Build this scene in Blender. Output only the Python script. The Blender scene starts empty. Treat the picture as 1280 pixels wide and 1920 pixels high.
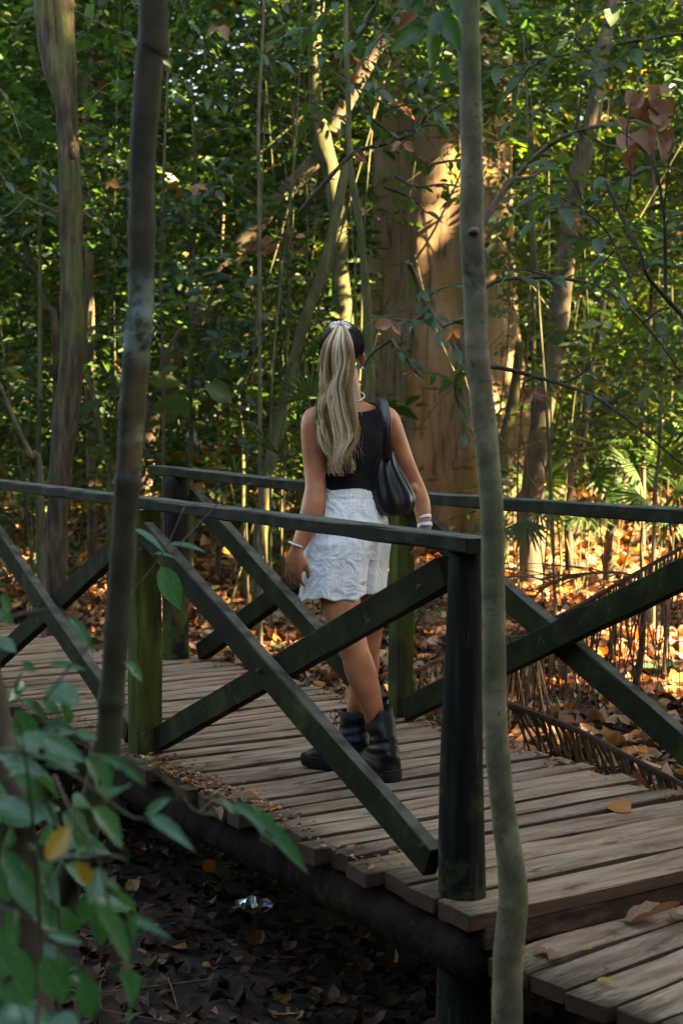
import bpy, math, random
import numpy as np
from mathutils import Vector, Matrix, noise as mnoise

random.seed(7)
rng = np.random.default_rng(11)
S = bpy.context.scene
COL = S.collection

# ------------------------------------------------------------ camera, world, sun, exposure
FPX = 2667.0                      # focal length in photo pixels (50 mm on full frame, upright)
CAM = np.array([0.0, 0.0, 1.26])
PITCH = math.atan(144 / FPX)
cam_d = bpy.data.cameras.new("camera")
cam = bpy.data.objects.new("camera", cam_d)
COL.objects.link(cam)
cam.location = CAM
cam.rotation_euler = (math.pi / 2 - PITCH, 0, 0)
cam_d.sensor_fit = 'VERTICAL'
cam_d.sensor_height = 36
cam_d.lens = 50
cam_d.clip_start = 0.05
cam_d.clip_end = 2000
cam_d.dof.use_dof = True
cam_d.dof.focus_distance = 5.2
cam_d.dof.aperture_fstop = 4.0
S.camera = cam

SUN_TO = np.array([0.78, -0.30, 0.56]); SUN_TO /= np.linalg.norm(SUN_TO)
sun_el = math.asin(SUN_TO[2]); sun_az = math.atan2(SUN_TO[0], SUN_TO[1])
W = bpy.data.worlds.new("World"); S.world = W; W.use_nodes = True
wn = W.node_tree.nodes; wl = W.node_tree.links
bg = wn.get("Background") or wn.new("ShaderNodeBackground")
sky = wn.new("ShaderNodeTexSky"); sky.sky_type = 'NISHITA'; sky.sun_disc = False
sky.sun_elevation = sun_el; sky.sun_rotation = sun_az
wl.new(sky.outputs[0], bg.inputs[0]); bg.inputs[1].default_value = 0.06
sd = bpy.data.lights.new("sun", 'SUN'); so = bpy.data.objects.new("sun", sd); COL.objects.link(so)
sd.energy = 5.0; sd.angle = math.radians(0.5); sd.color = (1.0, 0.80, 0.54)
so.rotation_euler = Vector((-SUN_TO).tolist()).to_track_quat('-Z', 'Y').to_euler()
so.location = (8, -4, 12)
S.view_settings.view_transform = 'Standard'; S.view_settings.look = 'None'
S.view_settings.gamma = 1; S.view_settings.use_curve_mapping = False
S.view_settings.exposure = 4.5
S.view_settings.use_white_balance = True; S.view_settings.white_balance_temperature = 8800; S.view_settings.white_balance_tint = 8
S.cycles.use_denoising = True
S.cycles.max_bounces = 5; S.cycles.diffuse_bounces = 1; S.cycles.glossy_bounces = 2
S.cycles.transmission_bounces = 3; S.cycles.transparent_max_bounces = 6
S.cycles.caustics_reflective = False; S.cycles.caustics_refractive = False
S.cycles.sample_clamp_indirect = 6

# ------------------------------------------------------------ placing helpers
FWD = np.array([0, math.cos(PITCH), -math.sin(PITCH)]); UP = np.array([0, math.sin(PITCH), math.cos(PITCH)])
def ray(px, py):
    return FWD * FPX + np.array([1.0, 0, 0]) * (px - 640) + UP * (960 - py)
def P(px, py, Y):
    d = ray(px, py); return CAM + d * (Y / d[1])
def G(px, py, z=0.0):
    d = ray(px, py); return CAM + d * ((z - CAM[2]) / d[2])
N0 = np.array([0.324, 3.84, 0.0]); BU = np.array([-.534, .8455, 0]); BV = np.array([.8455, .534, 0])
def B(u, v, z=0.0):
    return N0 + BU * u + BV * v + np.array([0, 0, z])
def buv(x, y):
    dx = x - N0[0]; dy = y - N0[1]
    return dx * BU[0] + dy * BU[1], dx * BV[0] + dy * BV[1]
def sstep(a, b, x):
    t = np.clip((x - a) / (b - a), 0, 1); return t * t * (3 - 2 * t)
def ground_z(x, y):
    x = np.asarray(x, float); y = np.asarray(y, float)
    u, v = buv(x, y)
    z = -0.72 + 0.60 * sstep(0.5, 1.35, v)
    z = z + 0.035 * np.clip(y - 8, 0, 24)
    z = z + 0.03 * np.sin(x * 1.3 + y * .7) + 0.02 * np.sin(x * 3.1 - y * 2.3) * sstep(1.3, 2.2, v)
    return z

# ------------------------------------------------------------ mesh helpers
def norm(a, axis=-1):
    n = np.linalg.norm(a, axis=axis, keepdims=True); n[n < 1e-9] = 1; return a / n
def new_mesh(name, V, F, smooth=False):
    V = np.asarray(V, np.float32)
    me = bpy.data.meshes.new(name)
    if isinstance(F, np.ndarray):
        nf, k = F.shape
        me.vertices.add(len(V)); me.vertices.foreach_set("co", V.ravel())
        me.loops.add(nf * k); me.loops.foreach_set("vertex_index", F.astype(np.int32).ravel())
        me.polygons.add(nf); me.polygons.foreach_set("loop_start", np.arange(0, nf * k, k, dtype=np.int32))
        if smooth: me.polygons.foreach_set("use_smooth", np.ones(nf, bool))
        me.update(calc_edges=True); me.validate()
    else:
        me.from_pydata([tuple(map(float, v)) for v in V], [], [tuple(int(i) for i in f) for f in F])
        if smooth: me.polygons.foreach_set("use_smooth", np.ones(len(me.polygons), bool))
        me.update()
    return me
def wloc(o):
    p = Vector((0, 0, 0))
    while o is not None:
        p += o.location; o = o.parent
    return np.array(p)
def tag(o, label=None, cat=None, group=None, kind=None):
    if label: o['label'] = label
    if cat: o['category'] = cat
    if group: o['group'] = group
    if kind: o['kind'] = kind
    return o
def thing(name, label, cat, loc, group=None):
    o = bpy.data.objects.new(name, None); COL.objects.link(o)
    o.empty_display_size = 0.05
    o.location = [float(c) for c in loc]
    return tag(o, label, cat, group)
def part(name, V, F, mat, parent=None, smooth=False, **kw):
    """mesh in world coordinates -> object under its (unrotated) parent"""
    V = np.asarray(V, float)
    base = wloc(parent) if parent is not None else np.zeros(3)
    me = new_mesh(name, V - base, F, smooth); me.materials.append(mat)
    o = bpy.data.objects.new(name, me); COL.objects.link(o)
    if parent is not None: o.parent = parent
    return tag(o, **kw) if kw else o
def inst(name, me, parent, loc, rot=None, scale=1.0, mat=None):
    """another object on shared mesh data; loc in world coordinates, rot a 3x3"""
    o = bpy.data.objects.new(name, me); COL.objects.link(o)
    M = Matrix(rot.tolist()) if rot is not None else Matrix.Identity(3)
    base = wloc(parent) if parent is not None else np.zeros(3)
    o.parent = parent
    o.location = [float(c) for c in (np.asarray(loc) - base)]
    o.rotation_euler = M.to_euler()
    o.scale = (scale, scale, scale) if not hasattr(scale, '__len__') else scale
    return o
class MB:
    def __init__(s): s.V = []; s.F = []
    def add(s, V, F):
        n = len(s.V); s.V.extend([tuple(v) for v in V]); s.F.extend([tuple(i + n for i in f) for f in F])
        return s
def spline(pts, n):
    """Catmull-Rom through rows of pts (any width)"""
    pts = np.asarray(pts, float)
    if len(pts) == 2: return pts[0] + (pts[1] - pts[0]) * np.linspace(0, 1, n)[:, None]
    p = np.vstack([2 * pts[0] - pts[1], pts, 2 * pts[-1] - pts[-2]])
    t = np.linspace(0, len(pts) - 1 - 1e-6, n); i = t.astype(int); f = (t - i)[:, None]
    a, b, c, d = p[i], p[i + 1], p[i + 2], p[i + 3]
    return .5 * ((2 * b) + (-a + c) * f + (2 * a - 5 * b + 4 * c - d) * f ** 2 + (-a + 3 * b - 3 * c + d) * f ** 3)
def tube(path, rad, sides=10, cap=True, wob=0.0, seed=0, flat=1.0, ref=None):
    """tube along path (n,3) with radii (n,); returns V, F (quads)"""
    path = np.asarray(path, float); n = len(path)
    rad = np.broadcast_to(np.asarray(rad, float), (n,))
    T = norm(np.gradient(path, axis=0))
    r0 = np.array([0, 0, 1.0]) if ref is None else np.asarray(ref, float)
    if ref is None and abs(T[0] @ r0) > .9: r0 = np.array([0, 1.0, 0])
    N = np.zeros_like(path); x = np.cross(T[0], np.cross(r0, T[0])); N[0] = x / np.linalg.norm(x)
    for i in range(1, n):
        x = N[i - 1] - T[i] * (N[i - 1] @ T[i]); N[i] = x / max(np.linalg.norm(x), 1e-9)
    Bn = np.cross(T, N)
    a = np.linspace(0, 2 * math.pi, sides, endpoint=False)
    R = rad[:, None] * np.ones(sides)
    if wob:
        rs = np.random.default_rng(seed)
        ph = rs.uniform(0, 6.28, 6); L = np.arange(n)[:, None]
        R = R * (1 + wob * (np.sin(2 * a + ph[0] + L * .31) * .5 + np.sin(3 * a + ph[1] - L * .47) * .35 + np.sin(5 * a + ph[2] + L * .9) * .2
                            + .5 * np.sin(L * .63 + ph[3]) + rs.normal(0, .22, (n, sides))))
    V = path[:, None, :] + (N[:, None, :] * np.cos(a)[None, :, None] * flat + Bn[:, None, :] * np.sin(a)[None, :, None]) * R[:, :, None]
    V = V.reshape(-1, 3)
    i = np.arange(n - 1)[:, None] * sides; j = np.arange(sides)[None, :]; k = (j + 1) % sides
    F = np.stack([i + j, i + k, i + sides + k, i + sides + j], -1).reshape(-1, 4).tolist()
    if cap:
        F.append(list(range(sides - 1, -1, -1))); F.append([(n - 1) * sides + q for q in range(sides)])
    return V, F
def capsule_chain(pts, rad, n=16, sides=16):
    """tube with rounded ends through points; rad per point"""
    pr = spline(np.hstack([np.asarray(pts, float), np.asarray(rad, float)[:, None]]), n)
    p, r = pr[:, :3], pr[:, 3]
    d0 = p[0] - p[1]; d0 /= np.linalg.norm(d0); d1 = p[-1] - p[-2]; d1 /= np.linalg.norm(d1)
    pre = [p[0] + d0 * r[0] * s for s in (.98, .85, .5)]; pr_ = [r[0] * s for s in (.18, .53, .866)]
    post = [p[-1] + d1 * r[-1] * s for s in (.5, .85, .98)]; po_ = [r[-1] * s for s in (.866, .53, .18)]
    return tube(np.vstack([pre, p, post]), np.concatenate([pr_, r, po_]), sides)
def rings(C, A, Bd, yaw, sides=32, power=2.0):
    """closed loft of horizontal super-ellipses; C centres, A lateral, Bd depth radii, yaw per ring"""
    V = []; n = len(C)
    th = np.linspace(0, 2 * math.pi, sides, endpoint=False)
    e = 2.0 / power
    cx = np.sign(np.cos(th)) * np.abs(np.cos(th)) ** e; sy = np.sign(np.sin(th)) * np.abs(np.sin(th)) ** e
    for c, a, b, w in zip(C, A, Bd, yaw):
        X = a * cx; Y = b * sy
        V.append(np.stack([c[0] + X * math.cos(w) - Y * math.sin(w), c[1] + X * math.sin(w) + Y * math.cos(w), np.full(sides, c[2])], -1))
    V = np.concatenate(V)
    F = []
    for i in range(n - 1):
        for j in range(sides):
            k = (j + 1) % sides
            F.append([i * sides + j, i * sides + k, (i + 1) * sides + k, (i + 1) * sides + j])
    F.append(list(range(sides - 1, -1, -1))); F.append([(n - 1) * sides + q for q in range(sides)])
    return V, F
def ellipsoid(c, r, R=None, nu=24, nv=16):
    u = np.linspace(0, 2 * math.pi, nu, endpoint=False); v = np.linspace(0, math.pi, nv + 1)[1:-1]
    V = [np.array([0, 0, 1.0])]
    for b in v:
        for a in u: V.append(np.array([math.sin(b) * math.cos(a), math.sin(b) * math.sin(a), math.cos(b)]))
    V.append(np.array([0, 0, -1.0])); V = np.array(V) * np.asarray(r)
    if R is not None: V = V @ np.asarray(R).T
    V = V + np.asarray(c); F = []
    for j in range(nu): F.append([0, 1 + j, 1 + (j + 1) % nu])
    for i in range(nv - 2):
        for j in range(nu):
            a = 1 + i * nu + j; b = 1 + i * nu + (j + 1) % nu
            F.append([a, a + nu, b + nu, b])
    L = len(V) - 1; s = 1 + (nv - 2) * nu
    for j in range(nu): F.append([L, s + (j + 1) % nu, s + j])
    return V, F
def bbox_beam(A, Bp, w, h, side, bev=.006, segs=6, jit=0.002, seed=0):
    """timber from A to B: h measured in the plane across `side`, w along `side`; bevelled, slightly uneven"""
    A = np.asarray(A, float); Bp = np.asarray(Bp, float); rs = np.random.default_rng(seed)
    t = (Bp - A); L = np.linalg.norm(t); t = t / L
    side = np.asarray(side, float); side = side - t * (side @ t); side /= np.linalg.norm(side)
    up = np.cross(side, t); 
    if up[2] < 0: up = -up
    pr = []
    for sx, sz in ((-1, -1), (1, -1), (1, 1), (-1, 1)):
        x, z = sx * w / 2, sz * h / 2
        p1 = (x, z - sz * bev); p2 = (x - sx * bev, z)
        pr += [p1, p2] if sx * sz > 0 else [p2, p1]
    pr = np.array(pr)
    ts = np.concatenate([[0, bev / L], np.linspace(0, 1, segs + 1)[1:-1], [1 - bev / L, 1]])
    V = []
    for q, s in enumerate(ts):
        k = 1 - (2 * bev / max(w, h) if q in (0, len(ts) - 1) else 0)
        j = rs.normal(0, jit, (8, 2))
        o = A + t * (L * s)
        V += [o + side * (p[0] * k + a[0]) + up * (p[1] * k + a[1]) for p, a in zip(pr, j)]
    n = len(ts); F = []
    for i in range(n - 1):
        for j in range(8):
            k = (j + 1) % 8; F.append([i * 8 + j, i * 8 + k, (i + 1) * 8 + k, (i + 1) * 8 + j])
    F.append(list(range(7, -1, -1))); F.append([(n - 1) * 8 + q for q in range(8)])
    return np.array(V), F
def clip_mesh(V, T, f):
    """keep the part of a triangle mesh where f<0 (f per vertex), cutting triangles along f=0"""
    V = [tuple(v) for v in V]; T = np.asarray(T); out = []; cache = {}
    Vn = np.array(V); newV = list(V)
    def cut(a, b):
        k = (a, b) if a < b else (b, a)
        if k not in cache:
            t = f[k[0]] / (f[k[0]] - f[k[1]]); cache[k] = len(newV)
            newV.append(tuple(Vn[k[0]] * (1 - t) + Vn[k[1]] * t))
        return cache[k]
    ins = f < 0
    cnt = ins[T].sum(1)
    out = T[cnt == 3].tolist()
    for tri in T[(cnt > 0) & (cnt < 3)]:
        poly = []
        for i in range(3):
            a, b = int(tri[i]), int(tri[(i + 1) % 3])
            if ins[a]: poly.append(a)
            if ins[a] != ins[b]: poly.append(cut(a, b))
        for q in range(1, len(poly) - 1): out.append([poly[0], poly[q], poly[q + 1]])
    used = sorted({i for t in out for i in t}); mp = {a: i for i, a in enumerate(used)}
    return np.array([newV[i] for i in used]), np.array([[mp[i] for i in t] for t in out])
def tri_of(F):
    out = []
    for f in F:
        for q in range(1, len(f) - 1): out.append([f[0], f[q], f[q + 1]])
    return np.array(out)
def evaluated(V, F, mods):
    me = new_mesh("tmp", V, F); o = bpy.data.objects.new("tmp", me); COL.objects.link(o)
    for typ, kw in mods:
        m = o.modifiers.new(typ, typ)
        for k, v in kw.items(): setattr(m, k, v)
    dg = bpy.context.evaluated_depsgraph_get(); dg.update()
    m2 = bpy.data.meshes.new_from_object(o.evaluated_get(dg))
    n = len(m2.vertices); co = np.zeros(n * 3, np.float32); m2.vertices.foreach_get("co", co)
    Fo = [list(p.vertices) for p in m2.polygons]
    bpy.data.objects.remove(o); bpy.data.meshes.remove(me); bpy.data.meshes.remove(m2)
    return co.reshape(-1, 3).astype(float), Fo

# ------------------------------------------------------------ leaves, vectorised
def leaf_mass(base, axis, nrm, L, wr=.42, fold=.25, droop=.2, simple=False):
    """N folded leaves: 6 vertices and 2 quads each"""
    base = np.asarray(base); N = len(base); axis = norm(np.asarray(axis)); nrm = np.asarray(nrm)
    nrm = norm(nrm - axis * np.sum(axis * nrm, 1, keepdims=True)); sd = np.cross(axis, nrm)
    L = np.broadcast_to(L, (N,))[:, None]; w = L * np.broadcast_to(wr, (N,))[:, None] * .5
    f = fold * w
    p0 = base
    if simple:
        V = np.stack([p0, base + axis * L * .45 - sd * w + nrm * f, base + axis * L - nrm * droop * L * .6, base + axis * L * .45 + sd * w + nrm * f], 1).reshape(-1, 3)
        i = np.arange(N)[:, None] * 4
        return V, np.concatenate([i + np.array([[0, 1, 2]]), i + np.array([[0, 2, 3]])], 1).reshape(-1, 3)
    l1 = base + axis * L * .28 - sd * w * .9 + nrm * f
    l2 = base + axis * L * .66 - sd * w * .82 + nrm * (f - droop * L * .2)
    tp = base + axis * L - nrm * droop * L * .6
    r2 = base + axis * L * .66 + sd * w * .82 + nrm * (f - droop * L * .2)
    r1 = base + axis * L * .28 + sd * w * .9 + nrm * f
    V = np.stack([p0, l1, l2, tp, r2, r1], 1).reshape(-1, 3)
    i = np.arange(N)[:, None] * 6
    F = np.concatenate([i + np.array([[0, 1, 2, 3]]), i + np.array([[0, 3, 4, 5]])], 1).reshape(-1, 4)
    return V, F
def sprays(org, size, nleaf=9, leafL=.09, wr=.42, tilt=.35):
    """flat sprays of alternate leaves at origins; returns leaf arrays"""
    n = len(org)
    az = rng.uniform(0, 2 * math.pi, n)
    d = np.stack([np.cos(az), np.sin(az), rng.normal(-.15, .3, n)], -1); d = norm(d)
    up = norm(np.stack([rng.normal(0, tilt, n), rng.normal(0, tilt, n), np.ones(n)], -1))
    sd = norm(np.cross(d, up)); up = np.cross(sd, d)
    k = np.arange(nleaf); t = (k + .5) / nleaf
    sgn = np.where(k % 2 == 0, 1, -1) * np.where(k == nleaf - 1, 0, 1)
    size = np.broadcast_to(size, (n,))
    base = org[:, None, :] + d[:, None, :] * (size[:, None] * t)[:, :, None] - up[:, None, :] * (size[:, None] * .25 * t ** 2)[:, :, None]
    ax = d[:, None, :] * (.62 + .3 * t)[None, :, None] + sd[:, None, :] * sgn[None, :, None] * .85 + rng.normal(0, .2, (n, nleaf, 3))
    nr = up[:, None, :] + rng.normal(0, .32, (n, nleaf, 3))
    LL = np.broadcast_to(leafL, (n,))[:, None] * rng.uniform(.6, 1.25, (n, nleaf))
    return base.reshape(-1, 3), ax.reshape(-1, 3), nr.reshape(-1, 3), LL.ravel()
def litter_leaves(c, axis, nrm, L, wr, curl, fold, seed):
    """rounder dry leaves: 11 vertices, 12 triangles, curled along and across, uneven margins"""
    rs = np.random.default_rng(seed); n = len(c); axis = norm(axis); nrm = norm(nrm - axis * np.sum(axis * nrm, 1, keepdims=True)); sd = np.cross(axis, nrm)
    L = L[:, None]; w = L * wr[:, None] * .5; curl = curl[:, None]; fold = fold[:, None]; P_ = []
    def pt(t, s_):
        j = 1 + rs.normal(0, .16, (n, 1)) * abs(s_)
        ww = w * math.sin(math.pi * t ** .85) ** .7 * s_ * j
        return c + axis * L * (t - .5) + sd * ww + nrm * (curl * L * (t - .5) ** 2 * 1.6 + fold * np.abs(ww) + rs.normal(0, .02, (n, 1)) * L)
    P_.append(pt(.001, 0)); 
    for t in (.22, .5, .78):
        for s_ in (-1, 0, 1): P_.append(pt(t, s_))
    P_.append(pt(.999, 0))
    V = np.stack(P_, 1).reshape(-1, 3)
    T = np.array([[0, 2, 1], [0, 3, 2], [1, 2, 5], [1, 5, 4], [2, 3, 6], [2, 6, 5], [4, 5, 8], [4, 8, 7], [5, 6, 9], [5, 9, 8], [7, 8, 10], [8, 9, 10]])
    return V, (np.arange(n)[:, None, None] * 11 + T[None]).reshape(-1, 3)
def GG(px, py):
    z = -.1
    for _ in range(12):
        p = G(px, py, z); z = .5 * z + .5 * float(ground_z(p[0], p[1]))
    return p
# shafts where sunlight is let down to the scene: (point, radius)
SHAFTS = []
def shaft(p, r): SHAFTS.append((np.asarray(p, float), r))
def keep_mask(pts, extra=0.0, first=None):
    m = np.ones(len(pts), bool)
    for p, r in SHAFTS[:first]:
        q = pts - p; t = q @ SUN_TO
        d = np.linalg.norm(q - t[:, None] * SUN_TO, axis=1)
        m &= ~((t > 0.05) & (d < r + extra))
    return m

# ------------------------------------------------------------ materials
def nt(name):
    m = bpy.data.materials.new(name); m.use_nodes = True
    n = m.node_tree.nodes; l = m.node_tree.links
    return m, n, l, n["Principled BSDF"], n["Material Output"]
def N_(n, typ, **kw):
    x = n.new(typ)
    for k, v in kw.items():
        if k in ('inp',):
            for a, b in v.items(): x.inputs[a].default_value = b
        else: setattr(x, k, v)
    return x
def ramp(n, stops, interp='LINEAR'):
    r = n.new("ShaderNodeValToRGB"); r.color_ramp.interpolation = interp
    e = r.color_ramp.elements
    while len(e) > 1: e.remove(e[-1])
    e[0].position = stops[0][0]; e[0].color = (*stops[0][1], 1)
    for p, c in stops[1:]:
        q = e.new(p); q.color = (*c, 1)
    return r
def leaf_mat(name, stops, trans=.45, rough=.42, tint=(1.6, 1.9, .5), spec=.5, mottled=True, constant=False, spots=False, veins=False):
    m, n, l, b, out = nt(name)
    g = n.new("ShaderNodeNewGeometry")
    r = ramp(n, stops, 'CONSTANT' if constant else 'LINEAR'); l.new(g.outputs["Random Per Island"], r.inputs[0])
    col = r.outputs[0]
    if mottled:
        tc = n.new("ShaderNodeTexCoord"); nz = N_(n, "ShaderNodeTexNoise", inp={"Scale": 30.0, "Detail": 3.0})
        l.new(tc.outputs["Object"], nz.inputs["Vector"])
        mr = N_(n, "ShaderNodeMapRange", inp={1: .3, 2: .7, 3: .7, 4: 1.3}); l.new(nz.outputs[0], mr.inputs[0])
        mx = N_(n, "ShaderNodeVectorMath", operation='SCALE'); l.new(col, mx.inputs[0]); l.new(mr.outputs[0], mx.inputs["Scale"])
        col = mx.outputs[0]
    if veins:      # midrib and side veins in the leaf's own coordinates
        sx = n.new("ShaderNodeSeparateXYZ"); l.new(tc.outputs["Object"], sx.inputs[0])
        ab = N_(n, "ShaderNodeMath", operation='ABSOLUTE'); l.new(sx.outputs[0], ab.inputs[0])
        mid = N_(n, "ShaderNodeMapRange", inp={1: .004, 2: .014, 3: 1.0, 4: 0.0}); l.new(ab.outputs[0], mid.inputs[0])
        q1 = N_(n, "ShaderNodeMath", operation='MULTIPLY_ADD', inp={1: -.9}); l.new(ab.outputs[0], q1.inputs[0]); l.new(sx.outputs[1], q1.inputs[2])
        q2 = N_(n, "ShaderNodeMath", operation='MULTIPLY', inp={1: 10.0}); l.new(q1.outputs[0], q2.inputs[0])
        q3 = N_(n, "ShaderNodeMath", operation='FRACT'); l.new(q2.outputs[0], q3.inputs[0])
        q4 = N_(n, "ShaderNodeMapRange", inp={1: .0, 2: .16, 3: .5, 4: 0.0}); l.new(q3.outputs[0], q4.inputs[0])
        mxv = N_(n, "ShaderNodeMath", operation='MAXIMUM'); l.new(mid.outputs[0], mxv.inputs[0]); l.new(q4.outputs[0], mxv.inputs[1])
        sc = N_(n, "ShaderNodeMath", operation='MULTIPLY', inp={1: .45}); l.new(mxv.outputs[0], sc.inputs[0])
        col = mixcol(n, l, sc.outputs[0], col, veins)
    if spots:      # pale mildew freckles
        z2 = N_(n, "ShaderNodeTexNoise", inp={"Scale": 9.0, "Detail": 4.0, "Roughness": .7}); l.new(tc.outputs["Object"], z2.inputs["Vector"])
        m2 = N_(n, "ShaderNodeMapRange", inp={1: .60, 2: .68, 3: 0.0, 4: .75}); l.new(z2.outputs[0], m2.inputs[0]); col = mixcol(n, l, m2.outputs[0], col, (.30, .34, .22))
    l.new(col, b.inputs["Base Color"]); b.inputs["Roughness"].default_value = rough
    b.inputs["Specular IOR Level"].default_value = spec
    t = n.new("ShaderNodeBsdfTranslucent")
    tm = N_(n, "ShaderNodeVectorMath", operation='MULTIPLY'); tm.inputs[1].default_value = tint
    l.new(col, tm.inputs[0]); l.new(tm.outputs[0], t.inputs[0])
    mix = n.new("ShaderNodeMixShader"); mix.inputs[0].default_value = trans
    l.new(b.outputs[0], mix.inputs[1]); l.new(t.outputs[0], mix.inputs[2]); l.new(mix.outputs[0], out.inputs[0])
    return m
def noisy_mat(name, stops, scale=8, stretch=(1, 1, 1), rough=.8, bump=.3, bscale=None, detail=6, spec=.3, rand=False, extra=None, bdist=.01):
    m, n, l, b, out = nt(name)
    tc = n.new("ShaderNodeTexCoord"); mp = n.new("ShaderNodeMapping"); mp.inputs["Scale"].default_value = stretch
    l.new(tc.outputs["Object"], mp.inputs[0]); vec = mp.outputs[0]
    if rand:
        oi = n.new("ShaderNodeObjectInfo"); sc = N_(n, "ShaderNodeMath", operation='MULTIPLY', inp={1: 37.0})
        l.new(oi.outputs["Random"], sc.inputs[0])
        ad = N_(n, "ShaderNodeVectorMath", operation='ADD'); l.new(vec, ad.inputs[0]); l.new(sc.outputs[0], ad.inputs[1]); vec = ad.outputs[0]
    nz = N_(n, "ShaderNodeTexNoise", inp={"Scale": scale, "Detail": detail, "Roughness": .6}); l.new(vec, nz.inputs["Vector"])
    r = ramp(n, stops); l.new(nz.outputs[0], r.inputs[0]); col = r.outputs[0]
    if extra: col = extra(n, l, tc, vec, col)
    l.new(col, b.inputs["Base Color"])
    b.inputs["Roughness"].default_value = rough; b.inputs["Specular IOR Level"].default_value = spec
    nb = N_(n, "ShaderNodeTexNoise", inp={"Scale": bscale or scale * 3, "Detail": 5.0}); l.new(vec, nb.inputs["Vector"])
    bp = N_(n, "ShaderNodeBump", inp={"Strength": bump, "Distance": bdist}); l.new(nb.outputs[0], bp.inputs["Height"]); l.new(bp.outputs[0], b.inputs["Normal"])
    return m
def mixcol(n, l, fac, a, b):
    m = n.new("ShaderNodeMix"); m.data_type = 'RGBA'
    l.new(fac, m.inputs[0])
    for s, k in ((a, 6), (b, 7)):
        if isinstance(s, tuple): m.inputs[k].default_value = (*s, 1)
        else: l.new(s, m.inputs[k])
    return m.outputs[2]
def patches(col2, scale, lo, hi, stretch=None):
    """blotches of a second colour (moss, lichen, paint wear)"""
    def f(n, l, tc, vec, col):
        src = tc.outputs["Object"]
        if stretch:
            mp = n.new("ShaderNodeMapping"); mp.inputs["Scale"].default_value = stretch; l.new(src, mp.inputs[0]); src = mp.outputs[0]
        z = N_(n, "ShaderNodeTexNoise", inp={"Scale": scale, "Detail": 5.0, "Roughness": .65}); l.new(src, z.inputs["Vector"])
        mr = N_(n, "ShaderNodeMapRange", inp={1: lo, 2: hi, 3: 0.0, 4: 1.0}); l.new(z.outputs[0], mr.inputs[0])
        return mixcol(n, l, mr.outputs[0], col, col2)
    return f
def chain(*fs):
    def f(n, l, tc, vec, col):
        for g in fs: col = g(n, l, tc, vec, col)
        return col
    return f
def topwear(col2, lo=.55, hi=.9, scale=14):
    """weathered grey on the upward faces of timbers, broken up by noise"""
    def f(n, l, tc, vec, col):
        g = n.new("ShaderNodeNewGeometry"); sx = n.new("ShaderNodeSeparateXYZ"); l.new(g.outputs["True Normal"], sx.inputs[0])
        a = N_(n, "ShaderNodeMapRange", inp={1: lo, 2: hi, 3: 0.0, 4: 1.0}); l.new(sx.outputs[2], a.inputs[0])
        z = N_(n, "ShaderNodeTexNoise", inp={"Scale": scale, "Detail": 4.0}); l.new(tc.outputs["Object"], z.inputs["Vector"])
        b2 = N_(n, "ShaderNodeMapRange", inp={1: .35, 2: .6, 3: .35, 4: 1.0}); l.new(z.outputs[0], b2.inputs[0])
        mm = N_(n, "ShaderNodeMath", operation='MULTIPLY'); l.new(a.outputs[0], mm.inputs[0]); l.new(b2.outputs[0], mm.inputs[1])
        return mixcol(n, l, mm.outputs[0], col, col2)
    return f
def plain(name, col, rough=.6, spec=.4, metal=0, sss=0):
    m, n, l, b, out = nt(name)
    b.inputs["Base Color"].default_value = (*col, 1); b.inputs["Roughness"].default_value = rough
    b.inputs["Specular IOR Level"].default_value = spec; b.inputs["Metallic"].default_value = metal
    if sss: b.inputs["Subsurface Weight"].default_value = sss; b.inputs["Subsurface Radius"].default_value = (.012, .004, .002); b.inputs["Subsurface Scale"].default_value = 1.0
    return m

def band_patch(col2, z0, z1, lo, hi, scale=9):
    """pale lichen in one stretch of the stem"""
    def f(n, l, tc, vec, col):
        sx = n.new("ShaderNodeSeparateXYZ"); g = n.new("ShaderNodeNewGeometry"); l.new(g.outputs["Position"], sx.inputs[0])
        a = N_(n, "ShaderNodeMapRange", inp={1: z0 - .03, 2: z0 + .04, 3: 0.0, 4: 1.0}); l.new(sx.outputs[2], a.inputs[0])
        b = N_(n, "ShaderNodeMapRange", inp={1: z1 - .04, 2: z1 + .03, 3: 1.0, 4: 0.0}); l.new(sx.outputs[2], b.inputs[0])
        z = N_(n, "ShaderNodeTexNoise", inp={"Scale": scale, "Detail": 5.0, "Roughness": .7}); l.new(tc.outputs["Object"], z.inputs["Vector"])
        c = N_(n, "ShaderNodeMapRange", inp={1: lo, 2: hi, 3: 0.0, 4: 1.0}); l.new(z.outputs[0], c.inputs[0])
        m1 = N_(n, "ShaderNodeMath", operation='MULTIPLY'); l.new(a.outputs[0], m1.inputs[0]); l.new(b.outputs[0], m1.inputs[1])
        m2 = N_(n, "ShaderNodeMath", operation='MULTIPLY'); l.new(m1.outputs[0], m2.inputs[0]); l.new(c.outputs[0], m2.inputs[1])
        return mixcol(n, l, m2.outputs[0], col, col2)
    return f
GREENS = [(0, (.012, .026, .015)), (.35, (.024, .048, .024)), (.7, (.046, .080, .034)), (.92, (.085, .125, .036)), (.96, (.14, .13, .05)), (1, (.20, .09, .035))]
M = {}
M['leaf_far'] = leaf_mat('foliage_green', GREENS, trans=.5, rough=.5, mottled=False, spec=.35)
M['leaf_mid'] = leaf_mat('foliage_understory', [(0, (.012, .032, .021)), (.4, (.026, .058, .036)), (.8, (.050, .092, .046)), (.96, (.10, .14, .045)), (1, (.2, .09, .03))], trans=.45, rough=.42, mottled=False)
M['leaf_canopy'] = leaf_mat('canopy_green', GREENS, trans=.35, rough=.5, mottled=False)
M['leaf_near'] = leaf_mat('foreground_leaf_green', [(0, (.022, .085, .048)), (.5, (.038, .125, .068)), (1, (.070, .175, .090))], trans=.32, rough=.38, tint=(1.3, 1.6, .6), spots=True, veins=(.16, .26, .13))
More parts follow.
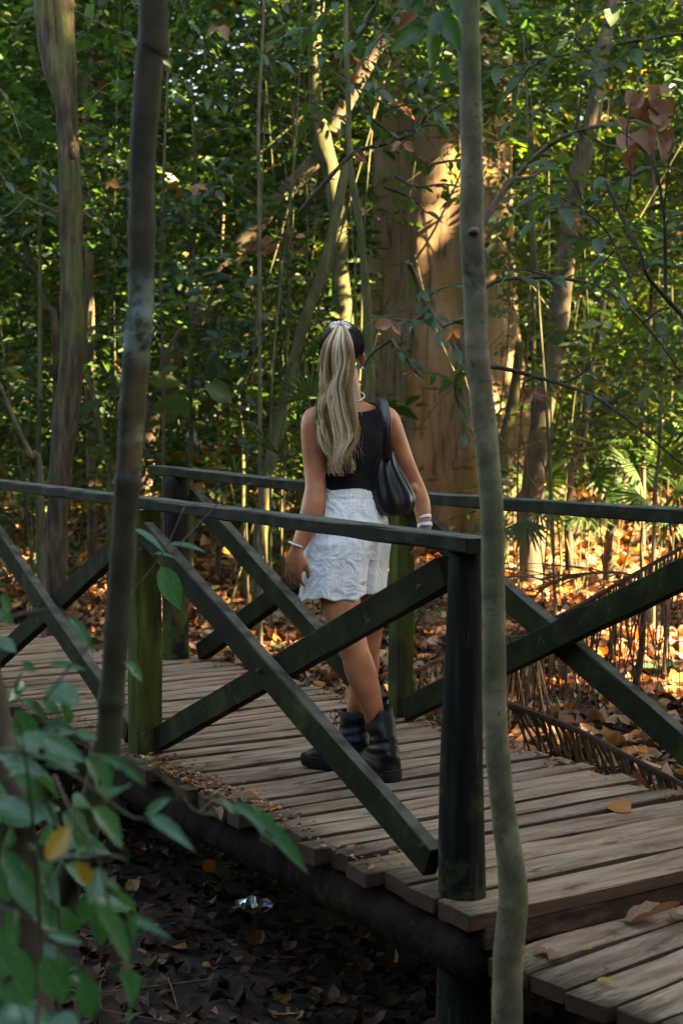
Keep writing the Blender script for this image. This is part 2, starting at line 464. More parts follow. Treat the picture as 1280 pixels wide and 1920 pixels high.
M['leaf_yellow'] = leaf_mat('yellowing_leaf', [(0, (.42, .20, .02)), (1, (.30, .24, .03))], trans=.35, tint=(1.3, 1.1, .5))
M['leaf_top'] = leaf_mat('backlit_dark_leaf', [(0, (.016, .05, .012)), (1, (.03, .085, .015))], trans=.5, rough=.4, tint=(1.4, 2.0, .5), veins=(.008, .03, .008))
M['palm'] = leaf_mat('palm_leaf_green', [(0, (.014, .045, .014)), (1, (.038, .080, .018))], trans=.3, rough=.5, tint=(1.9, 1.7, .3), spec=.3)
M['dry'] = leaf_mat('dry_leaf_brown', [(0, (.10, .050, .030)), (.4, (.18, .095, .058)), (1, (.34, .20, .125))], trans=.3, rough=.6, tint=(1.5, .9, .5), spec=.3, veins=(.10, .045, .03))
M['dry_orange'] = leaf_mat('dry_leaf_orange', [(0, (.50, .20, .04)), (1, (.42, .16, .03))], trans=.25, rough=.55, tint=(1.4, .8, .4))
M['litter'] = leaf_mat('leaf_litter_brown', [(0, (.06, .030, .018)), (.22, (.15, .070, .038)), (.5, (.29, .145, .078)), (.72, (.42, .25, .15)), (.84, (.46, .18, .05)), (.94, (.52, .19, .035)), (1, (.50, .40, .29))], trans=.18, rough=.62, tint=(1.3, .9, .5), spec=.3)
M['litter_shaded'] = leaf_mat('shaded_leaf_litter', [(0, (.014, .009, .006)), (.4, (.036, .020, .013)), (.75, (.070, .038, .022)), (.93, (.13, .066, .036)), (.975, (.30, .12, .03)), (1, (.16, .14, .11))], trans=.1, rough=.75, tint=(1.3, .9, .5), spec=.15)  # darker copy of the litter: the shade under the bridge put into its colour
M['frond'] = leaf_mat('dead_frond_brown', [(0, (.035, .019, .012)), (.6, (.080, .044, .027)), (1, (.16, .085, .05))], trans=.15, rough=.6, spec=.3)
M['soil'] = noisy_mat('forest_soil', [(.3, (.012, .008, .006)), (.55, (.032, .019, .012)), (.75, (.08, .044, .025))], scale=9, rough=.95, bump=.6, bscale=30)
M['bark'] = noisy_mat('grooved_bark', [(.32, (.012, .009, .006)), (.5, (.045, .034, .020)), (.68, (.10, .072, .040))], scale=7, stretch=(5, 5, .7), rough=.9, bump=.9, bscale=9, bdist=.02, extra=patches((.072, .088, .018), 2.2, .50, .66, (1, 1, .5)))
M['bark_big'] = noisy_mat('smooth_buttress_bark', [(.28, (.085, .052, .030)), (.5, (.175, .115, .070)), (.72, (.27, .195, .130))], scale=1.6, stretch=(1.6, 1.6, .45), rough=.85, bump=.45, bscale=5, bdist=.03, extra=chain(patches((.035, .024, .014), 7, .52, .66, (3, 3, .3)), patches((.17, .12, .025), 1.3, .52, .68), patches((.05, .03, .018), 5, .6, .63, (.25, .25, 3))))
M['bark_front'] = noisy_mat('pale_grey_sapling_bark', [(.32, (.075, .064, .036)), (.5, (.135, .118, .070)), (.66, (.22, .195, .120))], scale=9, stretch=(1.5, 1.5, 1.3), rough=.75, bump=.5, bscale=50, bdist=.004, extra=chain(patches((.06, .085, .02), 2.6, .50, .68, (1, 1, .5)), patches((.05, .047, .040), 5, .58, .68, (1, 1, .9)), patches((.25, .33, .27), 3.4, .66, .72), patches((.065, .06, .042), 26, .62, .70, (.22, .22, 1.6)), patches((.05, .048, .035), 60, .60, .66), lambda *a: band_patch((.070, .095, .014), P(960, 1745, 3.2)[2], P(960, 1630, 3.2)[2], .46, .66, 12)(*a), lambda *a: band_patch((.045, .040, .032), P(884, 545, 3.2)[2], P(884, 450, 3.2)[2], .40, .56, 40)(*a)))
M['bark_dark'] = noisy_mat('dark_ringed_bark', [(.3, (.018, .016, .009)), (.5, (.038, .033, .018)), (.75, (.070, .060, .034))], scale=10, stretch=(1, 1, 1.5), rough=.8, bump=.5, bscale=24, bdist=.004, extra=chain(patches((.040, .052, .012), 2.4, .5, .66), lambda *a: band_patch((.20, .27, .23), P(265, 665, 2.55)[2], P(268, 535, 2.55)[2], .44, .56, 22)(*a), lambda *a: band_patch((.16, .22, .19), P(250, 880, 2.55)[2], P(250, 820, 2.55)[2], .48, .60, 22)(*a), patches((.060, .045, .028), 2.3, .56, .64, (1, 1, .8))))
M['bark_moss'] = noisy_mat('mossy_bark', [(.3, (.025, .026, .012)), (.5, (.060, .062, .025)), (.75, (.13, .11, .055))], scale=6, stretch=(2, 2, .8), rough=.9, bump=.6, bscale=14)
M['bark_grey'] = noisy_mat('grey_stem_bark', [(.3, (.035, .027, .018)), (.5, (.080, .062, .042)), (.75, (.16, .125, .085))], scale=7, stretch=(2, 2, .8), rough=.9, bump=.5, bscale=14)
M['twig'] = noisy_mat('dark_twig_bark', [(.3, (.018, .015, .013)), (.7, (.055, .042, .034))], scale=20, rough=.85, bump=.4)
M['twig_green'] = noisy_mat('green_twig', [(.3, (.045, .05, .018)), (.7, (.11, .10, .045))], scale=20, rough=.7, bump=.2)

def plank_extra(n, l, tc, vec, col):
    # fine grain lines along the board, per-board tone, dark stains and nail-hole specks
    mp = n.new("ShaderNodeMapping"); mp.inputs["Scale"].default_value = (1.6, 60, 60); l.new(vec, mp.inputs[0])
    z = N_(n, "ShaderNodeTexNoise", inp={"Scale": 2.2, "Detail": 7.0, "Roughness": .7}); l.new(mp.outputs[0], z.inputs["Vector"])
    mr = N_(n, "ShaderNodeMapRange", inp={1: .38, 2: .60, 3: .38, 4: 1.22}); l.new(z.outputs[0], mr.inputs[0])
    a = N_(n, "ShaderNodeVectorMath", operation='SCALE'); l.new(col, a.inputs[0]); l.new(mr.outputs[0], a.inputs["Scale"])
    oi = n.new("ShaderNodeObjectInfo")
    r = ramp(n, [(0, (.72, .72, .74)), (.35, (1.02, .98, .95)), (.7, (.86, .84, .82)), (1, (1.15, 1.02, .94))]); l.new(oi.outputs["Random"], r.inputs[0])
    b = N_(n, "ShaderNodeVectorMath", operation='MULTIPLY'); l.new(a.outputs[0], b.inputs[0]); l.new(r.outputs[0], b.inputs[1])
    c = patches((.075, .052, .038), 3.6, .60, .72, (1, 3, 1))(n, l, tc, vec, b.outputs[0])
    vo = N_(n, "ShaderNodeTexVoronoi", inp={"Scale": 6.0}); mp2 = n.new("ShaderNodeMapping"); mp2.inputs["Scale"].default_value = (.7, 1.2, 1); l.new(vec, mp2.inputs[0]); l.new(mp2.outputs[0], vo.inputs["Vector"])
    k = N_(n, "ShaderNodeMapRange", inp={1: .035, 2: .05, 3: 1.0, 4: 0.0}); l.new(vo.outputs[0], k.inputs[0])
    c = mixcol(n, l, k.outputs[0], c, (.02, .015, .012))
    # dirt and moss gathered on the outer end grain, and unbleached red-brown sawn sides
    sx = n.new("ShaderNodeSeparateXYZ"); l.new(tc.outputs["Object"], sx.inputs[0])
    zn = N_(n, "ShaderNodeTexNoise", inp={"Scale": 14.0, "Detail": 4.0}); l.new(vec, zn.inputs["Vector"])
    za = N_(n, "ShaderNodeMath", operation='MULTIPLY_ADD', inp={1: -.30, 2: .15}); l.new(zn.outputs[0], za.inputs[0])
    zx = N_(n, "ShaderNodeMath", operation='ADD'); l.new(sx.outputs[0], zx.inputs[0]); l.new(za.outputs[0], zx.inputs[1])
    e = N_(n, "ShaderNodeMapRange", inp={1: .0, 2: .17, 3: .92, 4: 0.0}); l.new(zx.outputs[0], e.inputs[0])
    c = mixcol(n, l, e.outputs[0], c, (.035, .033, .018))
    g = n.new("ShaderNodeNewGeometry"); sz = n.new("ShaderNodeSeparateXYZ"); l.new(g.outputs["True Normal"], sz.inputs[0])
    f = N_(n, "ShaderNodeMapRange", inp={1: .35, 2: .8, 3: .8, 4: 0.0}); l.new(sz.outputs[2], f.inputs[0])
    return mixcol(n, l, f.outputs[0], c, (.050, .026, .016))
M['plank'] = noisy_mat('weathered_board', [(.28, (.17, .100, .062)), (.48, (.34, .222, .150)), (.66, (.46, .330, .24)), (.8, (.54, .28, .15))], scale=3.0, stretch=(1.0, 7, 7), rough=.9, spec=.12, bump=.8, bscale=5, rand=True, extra=plank_extra, bdist=.006)
M['green_wood'] = noisy_mat('mossy_green_timber', [(.3, (.005, .006, .003)), (.5, (.012, .015, .005)), (.7, (.026, .031, .008))], scale=5, stretch=(1.5, 1.5, 1.5), rough=.9, spec=.12, bump=.4, bscale=40, rand=True, bdist=.003, extra=chain(patches((.011, .009, .006), 6, .5, .66), patches((.040, .050, .010), 3.5, .56, .70), patches((.05, .042, .032), 11, .64, .70), topwear((.115, .100, .078))))
M['post_green'] = noisy_mat('mossy_post', [(.3, (.018, .022, .006)), (.5, (.045, .056, .011)), (.7, (.095, .108, .018))], scale=4, stretch=(4, 4, .6), rough=.9, spec=.12, bump=.4, bscale=20, rand=True, bdist=.003, extra=patches((.022, .020, .012), 4, .52, .68, (2, 2, .7)))
M['post_dark'] = noisy_mat('dark_round_post', [(.3, (.004, .004, .004)), (.5, (.010, .010, .009)), (.72, (.030, .028, .023))], scale=5, stretch=(9, 9, .5), rough=.9, spec=.12, bump=.4, bscale=14, bdist=.004, extra=chain(patches((.065, .075, .018), 2.6, .54, .72, (1.4, 1.4, .6)), patches((.06, .055, .045), 9, .62, .68, (3, 3, .3)), lambda *a: band_patch((.050, .062, .016), -.2, .38, .46, .60, 7)(*a)))
M['log'] = noisy_mat('dark_wet_log', [(.3, (.006, .005, .004)), (.6, (.014, .011, .008)), (.8, (.028, .025, .012))], scale=4, rough=.95, spec=.06, bump=1.0, bscale=9, bdist=.03, extra=patches((.05, .045, .015), 3, .6, .72))
M['rail'] = noisy_mat('grey_green_rail', [(.3, (.010, .010, .006)), (.5, (.020, .020, .012)), (.7, (.038, .036, .023))], scale=4, stretch=(3, 3, 3), rough=.9, spec=.12, bump=.4, bscale=30, bdist=.003, extra=topwear((.105, .11, .09)))
M['fascia'] = noisy_mat('dark_red_brown_board', [(.3, (.022, .014, .010)), (.5, (.052, .030, .021)), (.72, (.12, .066, .042))], scale=5, stretch=(2, 2, 6), rough=.9, spec=.12, bump=.5)
# skin with slight mottling
def skin():
    m, n, l, b, out = nt('tanned_skin')
    tc = n.new("ShaderNodeTexCoord"); z = N_(n, "ShaderNodeTexNoise", inp={"Scale": 12.0, "Detail": 4.0}); l.new(tc.outputs["Object"], z.inputs["Vector"])
    r = ramp(n, [(.35, (.38, .130, .058)), (.65, (.56, .220, .112))]); l.new(z.outputs[0], r.inputs[0]); l.new(r.outputs[0], b.inputs["Base Color"])
    b.inputs["Roughness"].default_value = .48; b.inputs["Specular IOR Level"].default_value = .45
    b.inputs["Subsurface Weight"].default_value = .12; b.inputs["Subsurface Radius"].default_value = (.02, .006, .003); b.inputs["Subsurface Scale"].default_value = .5
    z2 = N_(n, "ShaderNodeTexNoise", inp={"Scale": 250.0, "Detail": 2.0}); l.new(tc.outputs["Object"], z2.inputs["Vector"])
    bp = N_(n, "ShaderNodeBump", inp={"Strength": .12, "Distance": .001}); l.new(z2.outputs[0], bp.inputs["Height"]); l.new(bp.outputs[0], b.inputs["Normal"])
    return m
M['skin'] = skin()
def gauze():
    m, n, l, b, out = nt('white_crinkle_gauze')
    tc = n.new("ShaderNodeTexCoord")
    b.inputs["Roughness"].default_value = .9; b.inputs["Specular IOR Level"].default_value = .1
    b.inputs["Sheen Weight"].default_value = .2
    mp = n.new("ShaderNodeMapping"); mp.inputs["Scale"].default_value = (9, 9, 110); l.new(tc.outputs["Object"], mp.inputs[0])
    a = N_(n, "ShaderNodeTexNoise", inp={"Scale": 1.6, "Detail": 3.0, "Distortion": .6}); l.new(mp.outputs[0], a.inputs["Vector"])
    mp2 = n.new("ShaderNodeMapping"); mp2.inputs["Scale"].default_value = (120, 120, 7); l.new(tc.outputs["Object"], mp2.inputs[0])
    c = N_(n, "ShaderNodeTexNoise", inp={"Scale": 1.2, "Detail": 3.0, "Distortion": .4}); l.new(mp2.outputs[0], c.inputs["Vector"])
    ad = N_(n, "ShaderNodeMath", operation='ADD'); l.new(a.outputs[0], ad.inputs[0]); l.new(c.outputs[0], ad.inputs[1])
    z = N_(n, "ShaderNodeTexNoise", inp={"Scale": 14.0, "Detail": 3.0, "Distortion": 1.5}); l.new(tc.outputs["Object"], z.inputs["Vector"])
    zs = N_(n, "ShaderNodeMath", operation='MULTIPLY', inp={1: 3.6}); l.new(z.outputs[0], zs.inputs[0])
    adw = N_(n, "ShaderNodeMath", operation='MULTIPLY', inp={1: .38}); l.new(ad.outputs[0], adw.inputs[0]); a2 = N_(n, "ShaderNodeMath", operation='ADD'); l.new(adw.outputs[0], a2.inputs[0]); l.new(zs.outputs[0], a2.inputs[1])
    bp = N_(n, "ShaderNodeBump", inp={"Strength": .7, "Distance": .006}); l.new(a2.outputs[0], bp.inputs["Height"]); l.new(bp.outputs[0], b.inputs["Normal"])
    r = ramp(n, [(.38, (.85, .85, .86)), (.54, (.89, .88, .88))]); dv = N_(n, "ShaderNodeMath", operation='MULTIPLY', inp={1: .5}); l.new(ad.outputs[0], dv.inputs[0]); l.new(dv.outputs[0], r.inputs[0]); l.new(r.outputs[0], b.inputs["Base Color"])
    return m
M['gauze'] = gauze()
M['knit'] = noisy_mat('black_ribbed_knit', [(.3, (.006, .0065, .008)), (.7, (.012, .013, .015))], scale=40, stretch=(4, 4, .4), rough=.85, bump=.5, bscale=150, bdist=.002, spec=.2)
M['leather'] = noisy_mat('black_soft_leather', [(.3, (.006, .007, .009)), (.7, (.010, .011, .014))], scale=10, rough=.34, bump=.25, bscale=120, bdist=.001, spec=.55)
M['boot_leather'] = noisy_mat('black_boot_leather', [(.3, (.003, .003, .0035)), (.7, (.006, .006, .007))], scale=14, rough=.42, bump=.25, bscale=60, bdist=.002, spec=.22)
M['rubber'] = plain('black_rubber', (.012, .011, .011), .75, .2)
M['lace'] = plain('black_lace', (.01, .01, .01), .8, .2)
M['white_cloth'] = plain('white_cloth', (.72, .68, .66), .85, .2)
M['white_band'] = plain('white_wristband', (.78, .78, .80), .5, .4)
M['pearl'] = plain('white_beads', (.80, .78, .76), .35, .5)
M['blue_print'] = plain('blue_print', (.05, .10, .35), .6, .3)
M['metal'] = plain('silver_metal', (.7, .7, .72), .25, .5, 1)
M['foil'] = plain('silver_foil', (.62, .68, .72), .28, .6, .85)
M['eye'] = plain('eye_white', (.7, .7, .7), .2, .6); M['lips'] = plain('lip_skin', (.45, .13, .11), .5, .4)
M['ink'] = plain('tattoo_ink', (.02, .02, .025), .7, .2)
def hairmat(name, stops, rough=.42):
    m, n, l, b, out = nt(name)
    g = n.new("ShaderNodeNewGeometry"); r = ramp(n, stops); l.new(g.outputs["Random Per Island"], r.inputs[0]); l.new(r.outputs[0], b.inputs["Base Color"])
    b.inputs["Roughness"].default_value = rough; b.inputs["Specular IOR Level"].default_value = .5
    return m
M['hair_blonde'] = hairmat('ash_blonde_hair', [(0, (.13, .085, .060)), (.18, (.28, .185, .12)), (.42, (.46, .33, .225)), (.7, (.62, .49, .36)), (1, (.72, .62, .50))])
for _q, (_a, _b) in enumerate([((.07, .034, .016), (.22, .12, .058)), ((.40, .21, .085), (.60, .37, .17)), ((.66, .42, .20), (.82, .58, .33)), ((.86, .66, .42), (.95, .80, .58))]):
    M['hair_t%d' % _q] = hairmat('ponytail_tone', [(0, _a), (1, _b)], .36)
M['hair_dark'] = hairmat('dark_root_hair', [(0, (.012, .009, .008)), (.7, (.030, .022, .018)), (.92, (.07, .05, .04)), (1, (.30, .22, .17))])

M['rust'] = plain('rusty_iron', (.05, .028, .018), .8, .3, .3)

# ------------------------------------------------------------ ground
def make_ground():
    def axis(lo, hi, fine_lo, fine_hi, step):
        a = list(np.arange(fine_lo, fine_hi, step)); s = step; x = fine_hi
        while x < hi: a.append(x); s *= 1.35; x += s
        a.append(hi); s = step; x = fine_lo; b = []
        while x > lo: s *= 1.35; x -= s; b.append(max(x, lo))
        return np.array(sorted(set(b + a)))
    xs = axis(-600, 600, -5, 8, .12); ys = axis(-600, 600, 1.5, 18, .12)
    X, Y = np.meshgrid(xs, ys); Z = ground_z(X, Y)
    fine = (np.abs(X) < 12) & (Y > 0) & (Y < 25)
    Z = Z + np.where(fine, .02 * np.sin(X * 9 + Y * 4) * np.sin(Y * 7 - X * 3), 0)
    V = np.stack([X, Y, Z], -1).reshape(-1, 3); nx = len(xs); ny = len(ys)
    i = np.arange(ny - 1)[:, None] * nx + np.arange(nx - 1)[None, :]
    F = np.stack([i, i + 1, i + nx + 1, i + nx], -1).reshape(-1, 4)
    tag(part('ground', V, F, M['soil'], smooth=True), kind='structure')
make_ground()

# ------------------------------------------------------------ the footbridge
bridge = thing('footbridge', 'mossy wooden footbridge with crossed railings that the woman is walking along', 'footbridge', B(1.0, .6, 0))
def plank_mesh(name, Lv, wd, th, seed):
    rs = np.random.default_rng(seed); bev = .0032
    xs = np.concatenate([[0, bev], np.linspace(0, Lv, 9)[1:-1], [Lv - bev, Lv]])
    prof = [(-wd / 2 + bev, -th), (wd / 2 - bev, -th), (wd / 2, -th + bev), (wd / 2, -bev), (wd / 2 - bev, 0), (-wd / 2 + bev, 0), (-wd / 2, -bev), (-wd / 2, -th + bev)]
    V = []; sk0, sk1 = rs.normal(0, .012, 2); ph = rs.uniform(0, 6, 3)
    for q, x in enumerate(xs):
        k = .94 if q in (0, len(xs) - 1) else 1
        bow = .003 * math.sin(x * 4 + ph[0]); cup = .0025 * math.sin(x * 6 + ph[1])
        for (y, z) in prof:
            e = (sk0 * (y / wd) if x < .1 else 0) + (sk1 * (y / wd) if x > Lv - .1 else 0)
            jy, jz = rs.normal(0, .0013, 2)
            V.append((x + e, y * k + bow + jy, z + (cup if z > -th / 2 else 0) + jz))
    n = len(xs); F = []
    for i in range(n - 1):
        for j in range(8): F.append([i * 8 + j, (i + 1) * 8 + j, (i + 1) * 8 + (j + 1) % 8, i * 8 + (j + 1) % 8])
    F.append(list(range(8))); F.append([(n - 1) * 8 + q for q in range(7, -1, -1)])
    me = new_mesh(name, V, F); me.materials.append(M['plank']); return me
PLR = np.stack([BV, BU, np.cross(BV, BU)], 1)
# right-handed frame: X=BV, Y=BU -> Z = BV x BU = +z
PW = [.090, .099, .094, .108, .086, .097, .103, .092]
plong = [plank_mesh('plank', 1.42 + .03 * rng.normal(), PW[k], .05, k) for k in range(8)]
pshort = [plank_mesh('plank', .98 + .02 * rng.normal(), PW[k], .05, 20 + k) for k in range(5)]
u = -.153; k = 0
while u < 8.2:
    short = u > 4.35
    me = (pshort if short else plong)[k % (5 if short else 8)]
    wd = PW[k % (5 if short else 8)]
    if k == 0:
        me = plank_mesh('plank', 1.44, .15, .042, 77); wd = .15
    elif k < 4: wd = .128; me = plank_mesh('plank', 1.43, .128, .045, 77 + k)
    v0 = -.095 + rng.uniform(-.03, .035) if k else -.078
    if short: v0 = -.12 + rng.uniform(-.02, .02)
    a = rng.normal(0, .006); ca, sa = math.cos(a), math.sin(a)
    R = PLR @ np.array([[ca, -sa, 0], [sa, ca, 0], [0, 0, 1]])
    inst('plank', me, bridge, B(u + wd / 2, v0, rng.uniform(-.004, .003)), R)
    u += wd + (rng.uniform(.012, .020) if k < 3 else rng.uniform(.020, .038)); k += 1
def log_along(name, u0, u1, v, z, r, mat, seed=0, parent=bridge):
    pts = [B(u_, v + .006 * math.sin(u_ * 2), z + .004 * math.sin(u_ * 3.1)) for u_ in np.linspace(u0, u1, 24)]
    pp = spline(pts, 150)
    V, F = tube(pp, r, 28, wob=.055, seed=seed); return part(name, V, F, mat, parent, smooth=True)
log_along('beam', -.13, 8.0, -.005, -.135, .082, M['log'], 1)
log_along('beam', .5, 8.0, .62, -.135, .082, M['log'], 2)
log_along('beam', .5, 4.4, 1.22, -.135, .08, M['log'], 3)
# end board under the first plank
V, F = bbox_beam(B(-.135, -.03, -.0745), B(-.135, 1.36, -.0745), .035, .060, BU, .004, 8, .002, 5)
part('end_board', V, F, M['fascia'], bridge)
# posts
def round_post(u, v, ztop, r0, r1, mat, seed):
    pts = [B(u, v, z) + np.array([.004 * math.sin(z * 5 + seed), .003 * math.cos(z * 4), 0]) for z in np.linspace(-.85, ztop, 26)]
    V, F = tube(pts, np.linspace(r0, r1, 26), 24, wob=.025, seed=seed)
    return part('post', V, F, mat, bridge, smooth=True)
round_post(0.005, 0.012, .945, .086, .045, M['post_dark'], 3)
round_post(4.17, 1.15, 1.03, .078, .068, M['post_dark'], 4)
def square_post(u, v, ztop, w, mat, seed, rot=0.0):
    sd = BU * math.cos(rot) + BV * math.sin(rot)
    V, F = bbox_beam(B(u, v, -.8 if v > .5 else -.06), B(u, v, ztop), w, w, sd, .007, 9, .0022, seed)
    return part('post', V, F, mat, bridge)
square_post(2.06, 0.0, .965, .105, M['post_green'], 6)
square_post(4.12, 0.0, .985, .105, M['post_green'], 7)
square_post(6.2, 0.0, 1.0, .105, M['post_green'], 7)
square_post(2.12, 1.27, .965, .085, M['post_green'], 8)
square_post(0.06, 1.27, .96, .095, M['post_green'], 9)
# braces: crossed timbers in each bay
def brace_pair(u0, u1, v, zt=.90, zb=.06, h=.085, w=.045, sgn=1):
    off = .024 * sgn
    V, F = bbox_beam(B(u1 - .02, v - off, zt), B(u0 + .02, v - off, zb), w, h, BV, .004, 8, .0012, int(u0 * 9 + 31)); part('brace', V, F, M['green_wood'], bridge)
    V, F = bbox_beam(B(u0 + .02, v + off, zt), B(u1 - .02, v + off, zb), w, h, BV, .004, 8, .0012, int(u0 * 9 + 52)); part('brace', V, F, M['green_wood'], bridge)
brace_pair(.07, 2.0, 0, .885, .07, .092)
brace_pair(2.12, 4.06, 0, .90, .07, .092)
brace_pair(4.18, 6.14, 0, .92, .07, .092)
brace_pair(2.18, 4.10, 1.24, .92, .04, .10, .06, 1)
brace_pair(.12, 2.06, 1.27, .90, .05, .10, .05, -1)
def bolt(u, v, z, side=-1):
    c = B(u, v, z) + BV * side * .004; V, F = tube([c - BV * .006, c, c + BV * .004], [.007, .010, .010], 6); part('bolt', V, F, M['rust'], bridge)
for u_, z_ in ((1.035, .48), (.10, .12), (1.96, .82), (.12, .84), (1.95, .10), (3.08, .49), (2.18, .10), (2.2, .84), (5.1, .5)): bolt(u_, -.052, z_)
for u_, z_ in ((1.09, .48), (3.14, .48), (.3, .84)): bolt(u_, 1.205, z_)
# handrails, slightly bowed
def rail(u0, z0, u1, z1, v0, v1, w=.092, h=.042, seed=1):
    V, F = bbox_beam(B(u0, v0, z0 - h / 2), B(u1, v1, z1 - h / 2), w, h, BV, .005, 14, .0014, seed); return part('handrail', V, F, M['rail'], bridge)
rail(-.085, .990, 2.06, 1.018, 0, 0, seed=2)
rail(2.068, 1.018, 4.2, 1.045, 0, 0, seed=3)
rail(4.208, 1.045, 6.4, 1.06, 0, 0, seed=4)
rail(-.06, 1.008, 2.15, 1.012, 1.27, 1.27, w=.10, h=.05, seed=5)
rail(2.158, 1.012, 4.42, 1.088, 1.27, 1.14, w=.10, h=.05, seed=6)

# ------------------------------------------------------------ the lower boardwalk in front
walk = thing('boardwalk', 'lower grey board walkway one step down from the near end of the footbridge', 'boardwalk', B(-1.0, .6, -.2))
lowp = [plank_mesh('plank', 1.45 + .03 * rng.normal(), .116 + .005 * (k % 3), .045, 50 + k) for k in range(5)]
TURN = math.radians(7.5)                     # the lower walkway bends away a little to the right
LV_ = BV * math.cos(TURN) + np.cross([0, 0, 1], BV) * math.sin(TURN); LU_ = np.cross([0, 0, 1], LV_)
LR = np.stack([LV_, LU_, np.array([0, 0, 1.0])], 1); LO_ = B(-.180, -.045)
def LB(u, v, z=0.0): return LO_ + LU_ * u + LV_ * v + np.array([0, 0, z])
u = .262; k = 0
while u > -3.0:
    wd = .116 + .005 * ((k % 5) % 3)
    v0 = .0 + rng.uniform(-.014, .03)
    if u > .02: v0 = .22 + u * 2.2
    inst('plank', lowp[k % 5], walk, LB(u - wd / 2, v0, -.1085 + rng.uniform(-.0025, .0005)), LR)
    u -= wd + rng.uniform(.012, .022); k += 1
for vv, sd_ in ((.16, 11), (1.2, 12)):
    V, F = bbox_beam(LB(-.06, vv + .05, -.208), LB(-3.0, vv + .05, -.208), .08, .10, LV_, .006, 8, .003, sd_); part('joist', V, F, M['log'], walk)
    for uu in (-.4, -1.6, -2.8):
        V, F = tube([LB(uu, vv + .05, -1.0), LB(uu, vv + .05, -.26)], [.05, .05], 12); part('post', V, F, M['log'], walk, smooth=True)

# ------------------------------------------------------------ trunks
def trunk_obj(parent, path, mat, sides=14, n=40, wob=.06, seed=0, name='trunk', rings_=None):
    """path rows: x,y,z,r"""
    pr = spline(path, n)
    r = pr[:, 3].copy()
    if rings_:
        for t, h in rings_:
            r *= 1 + h * np.exp(-((np.arange(n) / (n - 1) - t) / .006) ** 2)
    V, F = tube(pr[:, :3], r, sides, wob=wob, seed=seed)
    return part(name, V, F, mat, parent, smooth=True)
def rows(spec, Y):
    """spec: (px, py, width px[, Y]) -> x,y,z,r rows"""
    out = []
    for s in spec:
        y = s[3] if len(s) > 3 else Y
        p = P(s[0], s[1], y); out.append([p[0], p[1], p[2], s[2] * y / FPX / 2])
    return out
def to_ground(rw, flare=1.25, depth=.15):
    """carry the lowest row down into the soil"""
    a = rw[-1]; gz = float(ground_z(a[0], a[1]))
    if a[2] > gz + .05: rw = rw + [[a[0], a[1], gz + .02, a[3] * flare * .93], [a[0], a[1], gz - depth, a[3] * flare]]
    return rw
def up_top(rw, z, drift=(0, 0), taper=.6):
    a = rw[0]; return [[a[0] + drift[0], a[1] + drift[1], z, a[3] * taper], [a[0] + drift[0] * .4, a[1] + drift[1] * .4, (z + a[2]) / 2, a[3] * (1 + taper) / 2]] + rw
def base_of(rw): return [rw[-1][0], rw[-1][1], float(ground_z(rw[-1][0], rw[-1][1]))]
TREES = {}
def tree(name, label, spec, Y, mat, cat='tree', ztop=9.0, drift=(0, 0), n=60, sides=14, wob=.06, seed=0, group=None, extra=None, ringz=None, flare=1.25):
    rw = to_ground(rows(spec, Y), flare); rw = up_top(rw, ztop, drift) if ztop else rw
    t = thing(name, label, cat, base_of(rw), group)
    trunk_obj(t, rw, mat, sides, n, wob, seed, rings_=ringz); TREES[label] = t
    return t, rw
front_tree, frw = tree('slender_tree', 'pale grey slender tree standing right in front of the dark round railing post',
    [(878, -40, 40), (880, 120, 41), (884, 300, 42), (884, 440, 46), (890, 560, 43), (893, 650, 44), (908, 800, 45), (921, 950, 44), (925, 1150, 44), (928, 1350, 46), (941, 1500, 47), (960, 1650, 54), (960, 1710, 58), (952, 1800, 58), (950, 1930, 60), (948, 2100, 62)], 3.25, M['bark_front'], ztop=4.6, n=220, sides=28, wob=.022, seed=2)
kp = P(884, 440, 3.25)
V, F = ellipsoid(kp + np.array([.002, -.026, .004]), (.013, .013, .009), nu=16, nv=12); part('knot', V, F, M['bark_front'], front_tree, smooth=True)
lt, lrw = tree('slender_tree', 'dark blurred ringed trunk with pale lichen patches in front of the left railing',
    [(288, -60, 54), (280, 120, 52), (268, 280, 49), (266, 420, 48), (264, 560, 48), (252, 720, 50), (243, 860, 47), (232, 1000, 45), (222, 1150, 46), (210, 1300, 48), (200, 1400, 50), (165, 1540, 52), (115, 1700, 56), (60, 1950, 64)], 2.55, M['bark_dark'], ztop=4.2, n=200, sides=20, wob=.03, seed=5,
    ringz=[(.30, .10), (.375, .13), (.43, .10), (.49, .14), (.545, .10), (.60, .13), (.655, .12), (.71, .13), (.78, .12), (.85, .1)])
stump, _ = tree('leaning_tree', 'pale grey leaning trunk rising at the left behind the blurred leafy branches',
    [(-40, 1180, 44), (0, 1370, 52), (22, 1520, 62), (40, 1680, 80), (50, 1900, 100)], 2.3, M['bark_grey'], ztop=None, n=50, wob=.05, seed=9)
t3, rw3 = tree('tall_tree', 'tall twisting grooved-bark tree with moss and a forked stem behind the left railing',
    [(116, -40, 44), (122, 120, 43), (130, 300, 41), (134, 480, 43), (138, 630, 50), (130, 730, 47), (118, 830, 44), (111, 930, 43), (107, 1020, 41), (104, 1120, 39)], 9.4, M['bark'], ztop=9.5, n=90, sides=18, wob=.075, seed=12, flare=1.15)
V, F = tube(spline(np.array(rows([(70, -300, 40), (82, -20, 40), (88, 60, 42), (102, 130, 42), (122, 215, 34), (134, 300, 30)], 9.36)), 30)[:, :3], np.concatenate([np.full(18, .066), np.linspace(.066, .03, 12)]), 14, wob=.07, seed=3)
part('limb', V, F, M['bark'], t3, smooth=True)

